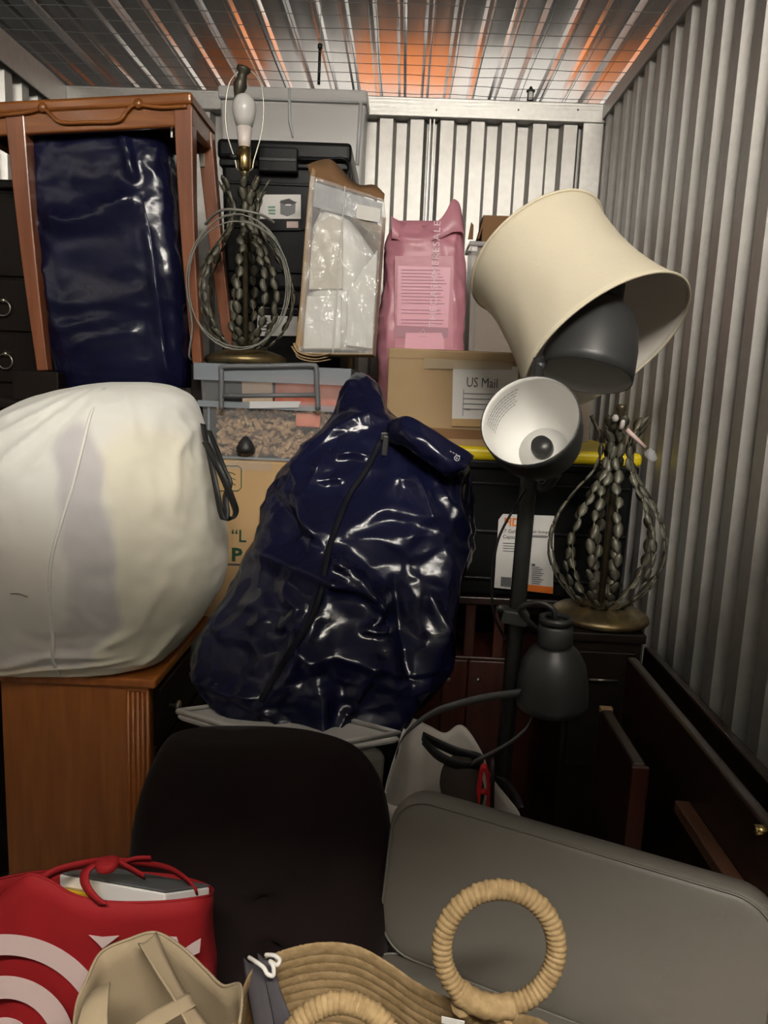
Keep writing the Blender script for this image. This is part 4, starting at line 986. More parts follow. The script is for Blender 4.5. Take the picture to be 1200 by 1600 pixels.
# ------------------------------------------------------------------ second leaf lamp on a dark cabinet
LY = 1.66
base2 = at(936, 968, LY)
ckx0, ckx1 = at(884, 1010, LY - 0.08).x, at(1000, 1010, LY - 0.08).x
dc = thing('side_cabinet', 'black-brown side cabinet under the right-hand leaf lamp', 'cabinet', ((ckx0 + ckx1) / 2, LY, 0))
m = MB(); m.b2(ckx0, ckx1, LY - 0.09, LY + 0.11, 0, base2.z - 0.021); m.build('body', 'wood_espresso', dc, bev=0.003)
m = MB(); m.b2(ckx0 - 0.006, ckx1 + 0.006, LY - 0.10, LY + 0.12, base2.z - 0.02, base2.z); m.build('top', 'wood_espresso', dc, bev=0.003)
q = MB(); q.b2(ckx0 + 0.012, ckx1 - 0.012, LY - 0.10, LY - 0.09, base2.z - 0.30, base2.z - 0.04); dd = q.build('drawer', 'wood_espresso', dc, bev=0.003)
q = MB(); q.tube([((ckx0 + ckx1) / 2 - 0.03, LY - 0.108, base2.z - 0.10), ((ckx0 + ckx1) / 2 + 0.03, LY - 0.108, base2.z - 0.10)], 0.003, 8); q.build('handle', 'pewter', dd, sm=True)
base2.z += 0.0005
l2, M2 = leaf_lamp('bronze leaf-strand table lamp under the cream lampshade', base2, Matrix.Rotation(R(0.8), 4, 'Y'), 9, 12)
# loose pink stick lodged in the strands
ps = thing('pink_stick', 'short pink stick with pale tips caught in the leaf lamp', 'stick', at(985, 680, 1.60))
m = MB(); m.tube([at(979, 671, 1.60), at(1008, 699, 1.60)], [0.0050, 0.0040], 10); m.build('shaft', 'pinkstick', ps, sm=True)
m = MB(); m.lathe([(0, -0.012), (0.005, -0.008), (0.0055, 0), (0.004, 0.010), (0, 0.013)], 12, frame(at(972, 664, 1.60), (1, 0, 0), (0, 1, 0.6))); m.build('tip', 'tip_white', ps, sm=True)
m = MB(); m.lathe([(0, -0.008), (0.006, -0.005), (0.0075, 0.002), (0.004, 0.008), (0, 0.009)], 12, frame(at(961, 654, 1.60), (1, 0, 0), (0, 1, 0.6))); m.build('tip', 'tip_white', ps, sm=True)
m = MB(); m.lathe([(0.003, -0.014), (0.008, -0.010), (0.011, 0.004), (0.009, 0.014), (0, 0.015)], 12, frame(at(1018, 712, 1.60), (0.7, 0, 0.7), (0, 1, 0))); m.build('cup', 'film', ps, sm=True)

# ------------------------------------------------------------------ cream bell lampshade
Bc = at(947, 541, 1.50); axd = Vector((0.455, -0.545, -0.704)).normalized()
Hs = 0.262
sh = thing('lampshade', 'cream linen lampshade tipped over on top of the lamps', 'lampshade', Bc)
Tc = Bc - axd * Hs
SM = frame(Tc, axd.cross(Vector((0, 0, 1))), axd.cross(axd.cross(Vector((0, 0, 1)))))
if (SM.to_3x3() @ Vector((0, 0, 1))).dot(axd) < 0: SM = SM @ Matrix.Rotation(R(180), 4, 'X')
prof = []
for i in range(25):
    t = i / 24; prof.append((lerp(0.1500, 0.1715, t) - 0.016 * math.sin(math.pi * t ** 0.8) + 0.004 * t ** 6, t * Hs))
m = MB(); nn_ = 96; G = []
for (r, z) in prof:
    row = []
    for k in range(nn_):
        w = 2 * math.pi * k / nn_; p = Vector((r * math.cos(w), r * math.sin(w), z)); t = z / Hs
        wob = 0.0040 * noise.noise(Vector((math.cos(w) * 2.2, math.sin(w) * 2.2, z * 9))) * math.sin(math.pi * t)
        row.append(SM @ Vector(((r + wob) * math.cos(w), (r + wob) * math.sin(w), z)))
    G.append(row)
m.rings(G, caps=False); so_ = m.build('shade_cloth', ['shade', 'shade_in'], sh, sm=True)
md = so_.modifiers.new('solid', 'SOLIDIFY'); md.thickness = 0.0022; md.offset = -1; md.material_offset = 1; md.material_offset_rim = 0
for (r, z, nm) in ((prof[0][0], 0, 'top_trim'), (prof[-1][0], Hs, 'bottom_trim')):
    m = MB(); m.tube([SM @ Vector((r * math.cos(w), r * math.sin(w), z)) for w in [2 * math.pi * k / 72 for k in range(72)]], 0.0030, 8, closed=True); m.build(nm, 'shade_trim', sh, sm=True)
m = MB()
for k in range(3):
    w = 2 * math.pi * k / 3; m.tube([SM @ Vector((0.148 * math.cos(w), 0.148 * math.sin(w), 0.004)), SM @ Vector((0.012 * math.cos(w), 0.012 * math.sin(w), 0.020))], 0.0018, 6)
m.lathe([(0.008, 0.018), (0.013, 0.018), (0.013, 0.022), (0.008, 0.022)], 16, SM, closed=True); m.build('spider', 'harp', sh, sm=True)

# ------------------------------------------------------------------ grey three-headed floor lamp
QY = 1.36
pb, ptp = at(783, 1240, QY), at(826, 752, QY)
dirp = (ptp - pb).normalized(); foot = pb - dirp * ((pb.z - 0.02) / dirp.z); tip = at(842, 560, QY + 0.05)
fl_ = thing('floor_lamp', 'dark grey floor lamp with three bell-shaped heads', 'lamp', (foot.x, foot.y, 0))
m = MB(); m.lathe([(0, 0), (0.125, 0), (0.130, 0.006), (0.125, 0.014), (0.03, 0.020), (0.018, 0.035), (0, 0.035)], 40, Matrix.Translation((foot.x, foot.y, 0))); m.build('base', 'pole_grey', fl_, sm=True)
m = MB(); m.tube([foot, ptp, ptp + dirp * 0.03], 0.0152, 18); m.tube([ptp, tip], 0.010, 12); m.build('pole', 'pole_grey', fl_, sm=True)
def head(c, out, r, L, capr, capl, name='lamp_head', ring=True):
    """bell head: opening centre c, facing direction out"""
    out = Vector(out).normalized(); ux_ = out.cross(Vector((0.1, 0.3, 1))).normalized(); M = frame(c, ux_, (-out).cross(ux_))
    s = -1 if (M.to_3x3() @ Vector((0, 0, 1))).dot(out) > 0 else 1
    P_ = [(r, 0), (r * 1.0, L * 0.12), (r * 0.97, L * 0.40), (r * 0.88, L * 0.66), (r * 0.70, L * 0.86), (r * 0.50, L * 0.97), (capr, L * 1.0)]
    m = MB(); m.lathe([(a, s * z) for a, z in P_] + [(a - 0.002, s * (z - 0.002)) for a, z in reversed(P_[1:])] + [(r - 0.002, 0)], 48, M, closed=True)
    # separate outer / inner colours
    o = m.build(name, ['lamp_grey', 'lamp_white'], fl_, sm=True)
    k = len(P_)
    for p in o.data.polygons:
        pass
    n = 48
    cen = M.inverted()
    org = Vector(fl_['_o'])
    for p in o.data.polygons:
        lc = cen @ (p.center + org); nl = cen.to_3x3() @ p.normal
        p.material_index = 1 if (lc.x * nl.x + lc.y * nl.y) < 0 and abs(lc.z) > 0.002 else 0
    q = MB(); q.lathe([(capr, s * L), (capr * 1.06, s * (L + 0.004)), (capr * 1.02, s * (L + capl * 0.4)), (capr, s * (L + capl)), (capr * 0.8, s * (L + capl + 0.005)), (0, s * (L + capl + 0.006))], 28, M); cp = q.build('cap', 'lamp_grey', o, sm=True)
    q = MB(); q.lathe([(0, s * L * 0.72), (r * 0.20, s * L * 0.70), (r * 0.24, s * L * 0.80), (r * 0.22, s * L * 0.99), (0, s * L)], 20, M); q.build('socket', 'lamp_hole', o, sm=True)
    q = MB(); q.lathe([(r * 0.30, s * L * 0.955), (r * 0.46, s * L * 0.93), (r * 0.52, s * L * 0.90)], 24, M); q.build('inner_ring', 'lamp_white', o, sm=True, solid=0.002)
    return o, M, s
h1, HM1, s1 = head(at(827, 656, 1.20), (-0.37, -0.80, 0.47), 0.0775, 0.125, 0.030, 0.030)
h2, HM2, s2 = head(at(915, 588, 1.43), (-0.20, -0.30, -0.90), 0.084, 0.150, 0.034, 0.035)
h3, HM3, s3 = head(at(862, 1098, 1.235), (0.05, 0.10, -1.0), 0.060, 0.108, 0.028, 0.034)
q = MB(); cpt = HM3 @ Vector((0, 0, s3 * 0.146)); q.lathe([(0.020, 0), (0.028, 0), (0.028, 0.010), (0.020, 0.010)], 24, frame(cpt, (1, 0, 0), (0, 1, 0)), closed=True); q.build('cap_ring', 'lamp_grey', h3, sm=True)
q = MB(); q.tube(catmull([cpt, cpt + Vector((-0.006, 0, 0.022)), cpt + Vector((-0.03, 0.01, 0.030)), cpt + Vector((-0.055, 0.03, 0.010)), at(840, 985, 1.30), at(812, 962, QY)], 6), 0.0050, 8); q.build('arm', 'lamp_grey', h3, sm=True)
# printed warning on the inside of the middle head
Mw = HM1
best = max(range(72), key=lambda k: (Mw.to_3x3() @ Vector((math.cos(k * math.pi / 36), math.sin(k * math.pi / 36), 0))).dot(Vector((-0.75, -0.2, 0.62))))
wa = best * math.pi / 36; rp = random.Random(12)
for ri in range(6):
    t = 0.17 + ri * 0.048; r_ = 0.0775 * (1.0 - 0.075 * (t - 0.12) / 0.28) - 0.0032; z_ = s1 * 0.125 * t
    m = MB(); a = wa - R(30)
    while a < wa + R(30 - ri * 2):
        e = a + R(rp.uniform(2.5, 6.0)); nn2 = 4
        A = [Mw @ Vector((r_ * math.cos(lerp(a, e, i / nn2)), r_ * math.sin(lerp(a, e, i / nn2)), z_)) for i in range(nn2 + 1)]
        B = [Mw @ Vector((r_ * math.cos(lerp(a, e, i / nn2)), r_ * math.sin(lerp(a, e, i / nn2)), z_ + s1 * 0.0022)) for i in range(nn2 + 1)]
        m.strip(A, B); a = e + R(1.1)
    m.build('printed_line', 'ink_grey', h1)
# clamp and thumb screw
jc = at(803, 962, QY - 0.01)
q = MB(); q.box(jc, (0.050, 0.040, 0.026), Matrix.Rotation(R(8), 3, 'Y')); jn = q.build('clamp', 'lamp_grey', fl_, bev=0.004)
q = MB(); c = at(781, 952, QY - 0.03); q.lathe([(0, -0.003), (0.008, -0.003), (0.008, 0.003), (0, 0.003)], 12, frame(c, (1, 0, 0), (0, 0, 1))); q.tube([c, jc], 0.0035, 8); q.build('thumb_screw', 'pole_grey', jn, sm=True)
q = MB(); q.tube(catmull([at(822, 764, 1.33), at(800, 800, 1.30), at(778, 845, 1.30), at(769, 905, 1.30), at(772, 960, 1.30), at(790, 1000, 1.31)], 6), 0.0024, 7); q.build('cable', 'lamp_hole', fl_, sm=True)
q = MB(); q.tube(catmull([at(870, 740, 1.33), at(850, 762, 1.36), ptp], 6), 0.009, 10); q.build('arm', 'lamp_grey', fl_, sm=True)
q = MB(); q.tube(catmull([at(935, 470, 1.49), at(905, 500, 1.52), at(860, 540, 1.50), at(842, 575, QY + 0.04)], 6), 0.010, 10); q.build('arm', 'lamp_grey', fl_, sm=True)

# ------------------------------------------------------------------ bed rails and boards by the right wall
def rail(label, x, y0, y1, zt_, h, t, matn='wood_dark', ledge=None, lean=0.0, edge='wood_edge', cat='bed rail'):
    root = thing('bed_rail', label, cat, (x, (y0 + y1) / 2, zt_ - h), None)
    m = MB(); m.hexa([(x - t / 2 - lean, y0, zt_ - h), (x + t / 2 - lean, y0, zt_ - h), (x + t / 2 - lean, y1, zt_ - h), (x - t / 2 - lean, y1, zt_ - h), (x - t / 2, y0, zt_), (x + t / 2, y0, zt_), (x + t / 2, y1, zt_), (x - t / 2, y1, zt_)]); m.build('board', matn, root, bev=0.005, seg=3)
    if ledge: 
        q = MB(); q.b2(x - t / 2 - 0.022, x - t / 2 - lean * 0.3, ledge[0], ledge[1], ledge[2] - 0.018, ledge[2]); q.build('ledger_strip', edge, root, bev=0.002)
    return root
def onx(px, py, X):      # point seen at a pixel on the plane x = X
    return at(px, py, X / at(px, py, 1.0).x)
r1x = 0.455; zr1 = onx(1090, 1149, r1x).z
r1 = rail('dark wooden bed rail with a ledger strip, nearer of the two long boards', r1x, 0.75, min(1.555, onx(987, 1027, r1x).y), zr1, zr1, 0.019, ledge=(onx(1160, 1397, r1x - 0.03).y, onx(1056, 1250, r1x - 0.03).y, onx(1056, 1250, r1x - 0.03).z))
q = MB(); c = onx(1192, 1297, r1x - 0.015); q.tube([Vector((r1x - 0.024, c.y, c.z)), Vector((r1x - 0.010, c.y, c.z))], 0.006, 10); q.build('bolt', 'brass', r1, sm=True)
r2x = 0.640; r2x = 0.600; zr2_ = onx(1105, 1108, r2x).z
r2 = rail('dark wooden bed rail standing closest to the corrugated right wall', r2x, 0.9, onx(1012, 1022, r2x).y, zr2_, zr2_, 0.022, lean=0.02)
r3x = 0.385
zr3_ = onx(972, 1148, r3x).z; y3a, y3b = onx(1000, 1190, r3x).y, min(1.54, onx(945, 1108, r3x).y)
r3 = rail('short dark board with worn pale corner beside the grey lamp head', r3x, y3a, y3b, zr3_, zr3_, 0.022)
q = MB(); c = at(940, 1118, 1.48); q.box((r3x, y3b - 0.007, zr3_ - 0.002), (0.0225, 0.012, 0.012)); q.build('worn_corner', 'cardboard_light', r3, bev=0.002)
q = MB(); q.b2(r3x - 0.013, r3x + 0.013, y3a - 0.008, y3a, 0.05, zr3_ - 0.004); q.build('end_grain', 'wood_mahogany', r3, bev=0.001)
# ------------------------------------------------------------------ white-lidded bin and the big navy bag on it
def atz(px, py, z):
    v = at(px, py, 1.0) - CAM; return CAM + v * ((z - CAM.z) / v.z)
uz_ = 0.825
uL, uF, uR = atz(274, 1110, uz_), atz(478, 1170, uz_), atz(628, 1146, uz_); uK = uL + uR - uF
uc = (uL + uR) / 2
def uq(k, z): return [Vector((uc.x + (p.x - uc.x) * k, uc.y + (p.y - uc.y) * k, z)) for p in (uL, uF, uR, uK)]
ub = thing('lidded_bin', 'clear bin with a whitish lid under the big navy bag', 'bin', (uc.x, uc.y, uz_ - 0.30))
m = MB(); m.hexa(uq(0.88, uz_ - 0.30) + uq(0.93, uz_ - 0.018)); m.build('body', 'dust_clear', ub, bev=0.03, seg=4)
m = MB(); m.hexa(uq(1.0, uz_ - 0.020) + uq(1.0, uz_ - 0.002)); m.build('lid', 'white_plastic', ub, bev=0.009, seg=3)
m = MB(); m.tube(uq(0.97, uz_ - 0.001), 0.006, 8, closed=True); m.build('lid_rim', 'white_plastic', ub, sm=True)
m = MB(); m.hexa(uq(0.9, uz_ - 0.60) + uq(0.9, uz_ - 0.301)); tag(m.build('lower_box', 'cardboard', None, bev=0.004), 'cardboard box hidden under the white-lidded bin', 'box')
m = MB(); m.hexa(uq(0.92, 0.0) + uq(0.92, uz_ - 0.601)); tag(m.build('floor_box', 'cardboard', None, bev=0.004), 'cardboard box on the floor at the bottom of the hidden stack', 'box')

bb = thing('zip_bag', 'big crumpled navy vinyl storage bag with a black zip', 'bag', at(490, 1140, 1.42))
rows = [(581, 551, 570, 1.735, 0.012, 0.010), (590, 545, 582, 1.725, 0.030, 0.025), (615, 532, 601, 1.705, 0.055, 0.04), (645, 512, 626, 1.68, 0.085, 0.06), (680, 482, 672, 1.655, 0.11, 0.08), (715, 452, 724, 1.63, 0.125, 0.10), (745, 428, 744, 1.61, 0.135, 0.11), (785, 408, 748, 1.585, 0.145, 0.12),
        (835, 396, 742, 1.56, 0.155, 0.13), (885, 374, 734, 1.535, 0.165, 0.13), (935, 347, 725, 1.51, 0.175, 0.13), (975, 322, 714, 1.485, 0.185, 0.13), (1012, 302, 704, 1.46, 0.18, 0.13), (1040, 297, 694, 1.435, 0.17, 0.13), (1072, 314, 680, 1.405, 0.15, 0.13), (1105, 350, 660, 1.37, 0.125, 0.12), (1135, 402, 632, 1.335, 0.09, 0.10), (1148, 448, 604, 1.32, 0.06, 0.07), (1153, 490, 560, 1.315, 0.03, 0.04)]
RID = [([(556, 588), (520, 640), (478, 695), (440, 742), (412, 785)], 16, 0.012), ([(590, 592), (606, 640), (610, 690)], 14, 0.008),
       ([(512, 700), (496, 735), (482, 762), (486, 790), (520, 830)], 24, 0.026), ([(515, 702), (560, 700), (585, 705)], 14, 0.012), ([(500, 742), (545, 735)], 12, 0.010),
       ([(526, 836), (562, 866), (596, 902), (610, 928)], 22, 0.030), ([(610, 928), (580, 945), (622, 950)], 14, 0.016), ([(524, 872), (560, 888), (600, 905)], 16, 0.014),
       ([(394, 838), (440, 846), (500, 862), (560, 890)], 30, 0.022), ([(420, 760), (460, 800), (470, 830)], 30, -0.022), ([(392, 842), (380, 900), (350, 960)], 18, 0.014), ([(460, 700), (480, 770)], 16, 0.014),
       ([(640, 720), (662, 760), (672, 800)], 20, 0.020), ([(680, 745), (720, 800), (735, 830)], 20, 0.016), ([(660, 880), (690, 960), (690, 1060)], 36, 0.026), ([(620, 870), (640, 960), (650, 1050)], 26, -0.020),
       ([(520, 905), (498, 950), (470, 1000), (440, 1040)], 26, 0.018), ([(500, 960), (520, 1040), (516, 1140)], 26, 0.022), ([(300, 1020), (360, 1035), (430, 1040)], 26, 0.016), ([(455, 885), (485, 915), (450, 950)], 14, 0.014), ([(350, 960), (450, 930)], 22, 0.012), ([(330, 1000), (345, 960), (395, 880)], 12, 0.010), ([(430, 1060), (480, 1140)], 20, 0.014), ([(560, 1060), (520, 1140)], 16, 0.016), ([(600, 980), (560, 1060)], 26, 0.014)]
b = Bag(rows, nu=260, nv=230, p=2.6, seed=3, ridges=RID, crumple=[(3.5, 0.014, 'soft'), (5.5, -0.024, 'cell'), (13, -0.006, 'cell'), (60, 0.0006, 'ridge')])
b.build('body', 'navy', bb)
zp = [(606, 668), (592, 700), (574, 728), (552, 760), (536, 792), (526, 825), (522, 860), (516, 895), (500, 930), (482, 960), (460, 995), (440, 1025), (428, 1045)]
pts = catmull([b.on(x, y, 0.004) for x, y in zp], 6)
m = MB(); m.tube(pts, 0.0060, 8, flat=0.35, up=(0, -1, 0.2)); zp_ = m.build('zip', 'zip', bb, sm=True)
q = MB(); p0 = b.on(606, 690, 0.012); q.box(p0, (0.012, 0.004, 0.040), Matrix.Rotation(R(4), 3, 'Y')); q.box(b.on(604, 676, 0.012), (0.016, 0.008, 0.016)); q.build('zip_pull', 'pole_grey', zp_, bev=0.002)
# folded corner flap at upper right
U = catmull([b.on(607, 660, 0.012), at(625, 652, 1.50), at(650, 656, 1.485), at(690, 682, 1.475), at(722, 700, 1.475), at(740, 713, 1.48)], 6)
D_ = catmull([b.on(611, 688, 0.010), at(636, 700, 1.475), at(662, 718, 1.462), at(684, 735, 1.458), at(700, 743, 1.458), at(716, 738, 1.462)], 6)
G = []
for j in range(13):
    t = j / 12; G.append([a.lerp(c, t) + Vector((0, -0.022 * math.sin(math.pi * t) + 0.005 * noise.noise(a.lerp(c, t) * 40), 0.004 * noise.noise(a.lerp(c, t) * 22))) for a, c in zip(U, D_)])
G.append([p + Vector((0, 0.06, 0.004)) for p in D_]); G.insert(0, [p + Vector((0, 0.05, -0.004)) for p in U])
m = MB(); m.grid(G); m.build('corner_flap', 'navy', bb, sm=True, solid=0.003)
m = MB(); c0 = at(714, 716, 1.445)
m.tube([c0 + Vector((0.005 * math.cos(w), 0, 0.005 * math.sin(w))) for w in [2 * math.pi * k / 14 for k in range(14)]], 0.0008, 5, closed=True, flat=0.5, up=(0, -1, 0))
m.tube([c0 + Vector((-0.003, 0, 0.002)), c0 + Vector((0.003, 0, -0.002))], 0.0007, 5); m.tube([c0 + Vector((-0.002, 0, -0.003)), c0 + Vector((0.001, 0, 0.003))], 0.0007, 5)
for i in range(4): m.tube([c0 + Vector((-0.014 + i * 0.0055, 0.001, 0.013 - i * 0.0025)), c0 + Vector((-0.011 + i * 0.0055, 0.001, 0.011 - i * 0.0025))], 0.0010, 5)
m.build('printed_mark', 'silver_print', bb)

# ------------------------------------------------------------------ soft open bags
def open_bag(root, rim, zb, shrink, matn, name='body', nseg=8, rows_=16, wob=0.008, seed=0, thick=0.0025, lean=(0, 0), open_from=None):
    P = [at(*r) for r in rim]; n = len(P)
    cl = catmull([P[-1]] + P + [P[0], P[1]], nseg)[nseg:nseg * (n + 1)]
    c = Vector((0, 0, 0))
    for p in cl: c += p
    c /= len(cl); G = []
    for j in range(rows_ + 1):
        t = j / rows_; row = []
        for i, p in enumerate(cl):
            k = 1 - (1 - shrink) * t; z = lerp(p.z, zb, t)
            q = Vector((c.x + (p.x - c.x) * k + lean[0] * t, c.y + (p.y - c.y) * k + lean[1] * t, z))
            d = Vector((p.x - c.x, p.y - c.y, 0)).normalized()
            q += d * (wob * noise.noise(Vector((q.x * 9 + seed, q.y * 9, q.z * 9))) + wob * 0.8 * (0.5 - 2 * abs(noise.noise(Vector((q.x * 14 + seed, q.y * 14, q.z * 8))))) ) * min(1, t * 4 + 0.1)
            row.append(q)
        G.append(row + [row[0]])
    m = MB(); m.grid(G); m.add([r for r in G[-1][:-1]], [tuple(range(len(G[-1]) - 1))])
    o = m.build(name, matn, root, sm=True, solid=thick)
    m = MB(); m.tube(cl, 0.0014, 6, closed=True); m.build('hem', matn, root, sm=True)
    return o, cl

# white paper carrier with grey ribbon handles
wpz = 0.52
pc = thing('paper_carrier', 'white paper carrier bag with grey ribbon handles behind the grey chair', 'bag', at(700, 1250, 1.2)); pc.location.z = wpz; pc['_o'] = (pc.location.x, pc.location.y, wpz)
open_bag(pc, [(639, 1126, 1.33), (668, 1134, 1.345), (695, 1146, 1.35), (722, 1134, 1.35), (750, 1172, 1.33), (768, 1215, 1.24), (812, 1275, 1.10), (770, 1275, 1.07), (700, 1268, 1.06), (622, 1262, 1.07), (602, 1242, 1.10), (618, 1180, 1.22)], wpz, 0.95, 'paperbag', wob=0.006, seed=4)
def ribbon(pl, w0, par, matn, name='ribbon_handle', tilt_=(0, 0, 1)):
    pts = catmull([at(*p) for p in pl], 8); m = MB(); wv = Vector(tilt_).normalized() * w0
    m.strip([p + wv for p in pts], [p - wv for p in pts]); return m.build(name, matn, par, sm=True, solid=0.0018)
ribbon([(620, 1180, 1.20), (624, 1162, 1.19), (642, 1138, 1.18), (676, 1114, 1.17), (720, 1099, 1.17), (765, 1089, 1.18), (812, 1083, 1.20)], 0.0085, pc, 'ribbon_grey', tilt_=(0.25, -0.3, 1))
ribbon([(660, 1150, 1.28), (680, 1160, 1.26), (715, 1175, 1.25), (748, 1184, 1.24), (752, 1196, 1.22), (720, 1196, 1.21), (684, 1180, 1.23), (661, 1156, 1.27)], 0.0100, pc, 'ribbon_black', tilt_=(0.1, -0.3, 1))
ribbon([(738, 1192, 1.20), (770, 1176, 1.19), (800, 1158, 1.19), (822, 1138, 1.20), (832, 1118, 1.22)], 0.0062, pc, 'ribbon_grey', tilt_=(0.25, -0.3, 1))
ribbon([(768, 1212, 1.20), (790, 1222, 1.18), (806, 1246, 1.15), (812, 1262, 1.13)], 0.008, pc, 'ribbon_black', tilt_=(0.6, -0.5, 0.4))
cl_ = Bag([(1186, 712, 736, 1.24, 0.02, 0.02), (1200, 695, 748, 1.235, 0.04, 0.04), (1230, 684, 752, 1.22, 0.05, 0.05), (1262, 690, 748, 1.21, 0.05, 0.05), (1300, 700, 745, 1.21, 0.04, 0.04)], nu=48, nv=30, p=2, seed=7, crumple=[(14, 0.012, 'soft')])
tag(cl_.build('dark_cloth', 'brown_cloth', None), 'dark brown cloth bundled inside the white paper carrier', 'cloth')
q = MB(); A = catmull([at(746, 1262, 1.185), at(748, 1235, 1.185), at(752, 1205, 1.185), at(757, 1197, 1.185), at(763, 1215, 1.185), at(764, 1240, 1.185), at(763, 1264, 1.185)], 5)
q.tube(A, 0.0065, 8, flat=0.6); q.tube([at(749, 1236, 1.185), at(763, 1238, 1.185)], 0.005, 8); tag(q.build('red_clip', 'red_plastic', None, sm=True), 'red plastic clip sticking up in the white paper carrier', 'clip')
q = MB(); q.tube([at(770, 1185, 1.17), at(769, 1262, 1.17)], 0.0035, 8); tag(q.build('black_rod', 'black', None, sm=True), 'thin black rod standing beside the red clip', 'rod')
m = MB(); m.b2(0.02, 0.27, 1.05, 1.34, 0, wpz - 0.001); tag(m.build('support_box', 'cardboard', None, bev=0.004), 'cardboard box hidden beneath the white paper carrier', 'box')

# ------------------------------------------------------------------ grey vinyl low-backed stool
def rr_outline(w, h, r, n=8):
    out = []
    for (cx, cy, a0) in ((w / 2 - r, h / 2 - r, 0), (-w / 2 + r, h / 2 - r, 90), (-w / 2 + r, -h / 2 + r, 180), (w / 2 - r, -h / 2 + r, 270)):
        for k in range(n + 1):
            a = R(a0 + 90 * k / n); out.append((cx + r * math.cos(a), cy + r * math.sin(a)))
    return out
def pillow(M, w, h, t, r, matn, parent, name, puff=0.012, e=0.012):
    ol = rr_outline(w, h, r); rg = []
    def ring(ins, d):
        sx = (w / 2 - ins) / (w / 2); sy = (h / 2 - ins) / (h / 2); return [M @ Vector((x * sx, y * sy, d)) for x, y in ol]
    rg.append(ring(e, 0)); rg.append(ring(e * 0.3, e * 0.3)); rg.append(ring(0, e)); rg.append(ring(0, t - e)); rg.append(ring(e * 0.3, t - e * 0.3)); rg.append(ring(e, t))
    for k in (0.10, 0.25, 0.45, 0.7, 0.92):
        s_ = 1 - k; rg.append([M @ Vector((x * (w / 2 - e) / (w / 2) * s_, y * (h / 2 - e) / (h / 2) * s_, t + puff * (1 - s_ ** 3))) for x, y in ol])
    m = MB(); m.rings(rg); o = m.build(name, matn, parent, sm=True)
    q = MB(); q.tube(ring(e * 0.5, t - e * 0.15), 0.0016, 6, closed=True); q.build('seam', matn, o, sm=True)
    return o
gs = thing('bar_stool', 'grey vinyl low-backed seat in the right foreground', 'stool', (0.16, 0.70, 0))
tl_ = at(612, 1232, 0.955); tr_ = at(1236, 1415, 0.765); 
uxs = (tr_ - tl_); wlen = uxs.length; uxs.normalize()
bl_ = at(600, 1492, 0.915); dn = (bl_ - tl_); dn = (dn - uxs * dn.dot(uxs)); hh = dn.length; dn.normalize()
nrm = uxs.cross(-dn); 
cen_ = tl_ + uxs * wlen / 2 + dn * hh / 2
Mb = Matrix.Translation(cen_ - nrm * 0.045) @ Matrix((uxs, -dn, nrm)).transposed().to_4x4()
pillow(Mb, wlen, hh, 0.045, 0.052, 'grey_vinyl', gs, 'backrest', puff=0.010, e=0.013)
uf = nrm.copy(); uf.z = 0; uf.normalize(); uxh = uxs.copy(); uxh.z = 0; uxh.normalize()
sc_ = cen_ + dn * (hh / 2 + 0.010) + uf * 0.10
Ms = Matrix.Translation(Vector((sc_.x, sc_.y, sc_.z - 0.04))) @ Matrix((uxh, uf, uxh.cross(uf))).transposed().to_4x4()
if uxh.cross(uf).z < 0: Ms = Matrix.Translation(Vector((sc_.x, sc_.y, sc_.z - 0.04))) @ Matrix((-uxh, uf, -uxh.cross(uf))).transposed().to_4x4()
pillow(Ms, wlen + 0.02, 0.25, 0.055, 0.06, 'grey_vinyl', gs, 'seat', puff=0.012, e=0.016)
m = MB(); m.tube([(sc_.x, sc_.y, 0.02), (sc_.x, sc_.y, sc_.z - 0.04)], 0.028, 18); m.build('column', 'pewter', gs, sm=True)
m = MB(); m.lathe([(0, 0), (0.20, 0), (0.20, 0.006), (0.06, 0.018), (0.03, 0.03), (0, 0.03)], 36, Matrix.Translation((sc_.x, sc_.y, 0))); m.build('base', 'pewter', gs, sm=True)

# ------------------------------------------------------------------ dark upholstered chair
cs = thing('armchair', 'very dark maroon upholstered chair in the shadowed middle', 'chair', at(410, 1400, 1.0)); cs.location.z = 0; cs['_o'] = (cs.location.x, cs.location.y, 0.0)
bk = Bag([(1143, 300, 440, 1.13, 0.025, 0.02), (1150, 266, 500, 1.12, 0.045, 0.03), (1175, 248, 560, 1.10, 0.07, 0.04), (1230, 228, 598, 1.06, 0.085, 0.05), (1300, 214, 612, 1.02, 0.095, 0.05), (1380, 204, 615, 0.98, 0.10, 0.05), (1460, 204, 608, 0.955, 0.105, 0.05), (1540, 214, 596, 0.93, 0.105, 0.05), (1620, 230, 585, 0.92, 0.10, 0.05), (1700, 250, 570, 0.915, 0.08, 0.05)],
         nu=140, nv=120, p=2.6, seed=4, ridges=[([(455, 1400), (440, 1420), (420, 1450)], 34, -0.022), ([(425, 1340), (440, 1350)], 40, -0.018), ([(470, 1300), (520, 1280)], 50, 0.010), ([(360, 1300), (300, 1380)], 50, 0.010)], crumple=[(5, 0.010, 'soft')])
bk.build('backrest', 'maroon', cs)
m = MB(); m.b2(at(230, 1500, 0.93).x, at(590, 1500, 0.93).x, 0.72, 1.05, 0.30, 0.50); m.build('seat', 'maroon', cs, bev=0.03, seg=4)
for x in (at(240, 1500, 0.93).x, at(575, 1500, 0.93).x):
    for y in (0.75, 1.02): q = MB(); q.b2(x - 0.015, x + 0.015, y - 0.015, y + 0.015, 0, 0.32); q.build('leg', 'wood_dark', cs)

# ------------------------------------------------------------------ bags in the foreground
m = MB(); m.b2(-0.46, 0.17, 0.22, 0.70, 0, 0.55); tag(m.build('floor_carton', 'cardboard', None, bev=0.004), 'cardboard carton under the bags at the bottom edge', 'box')
ZB = 0.552
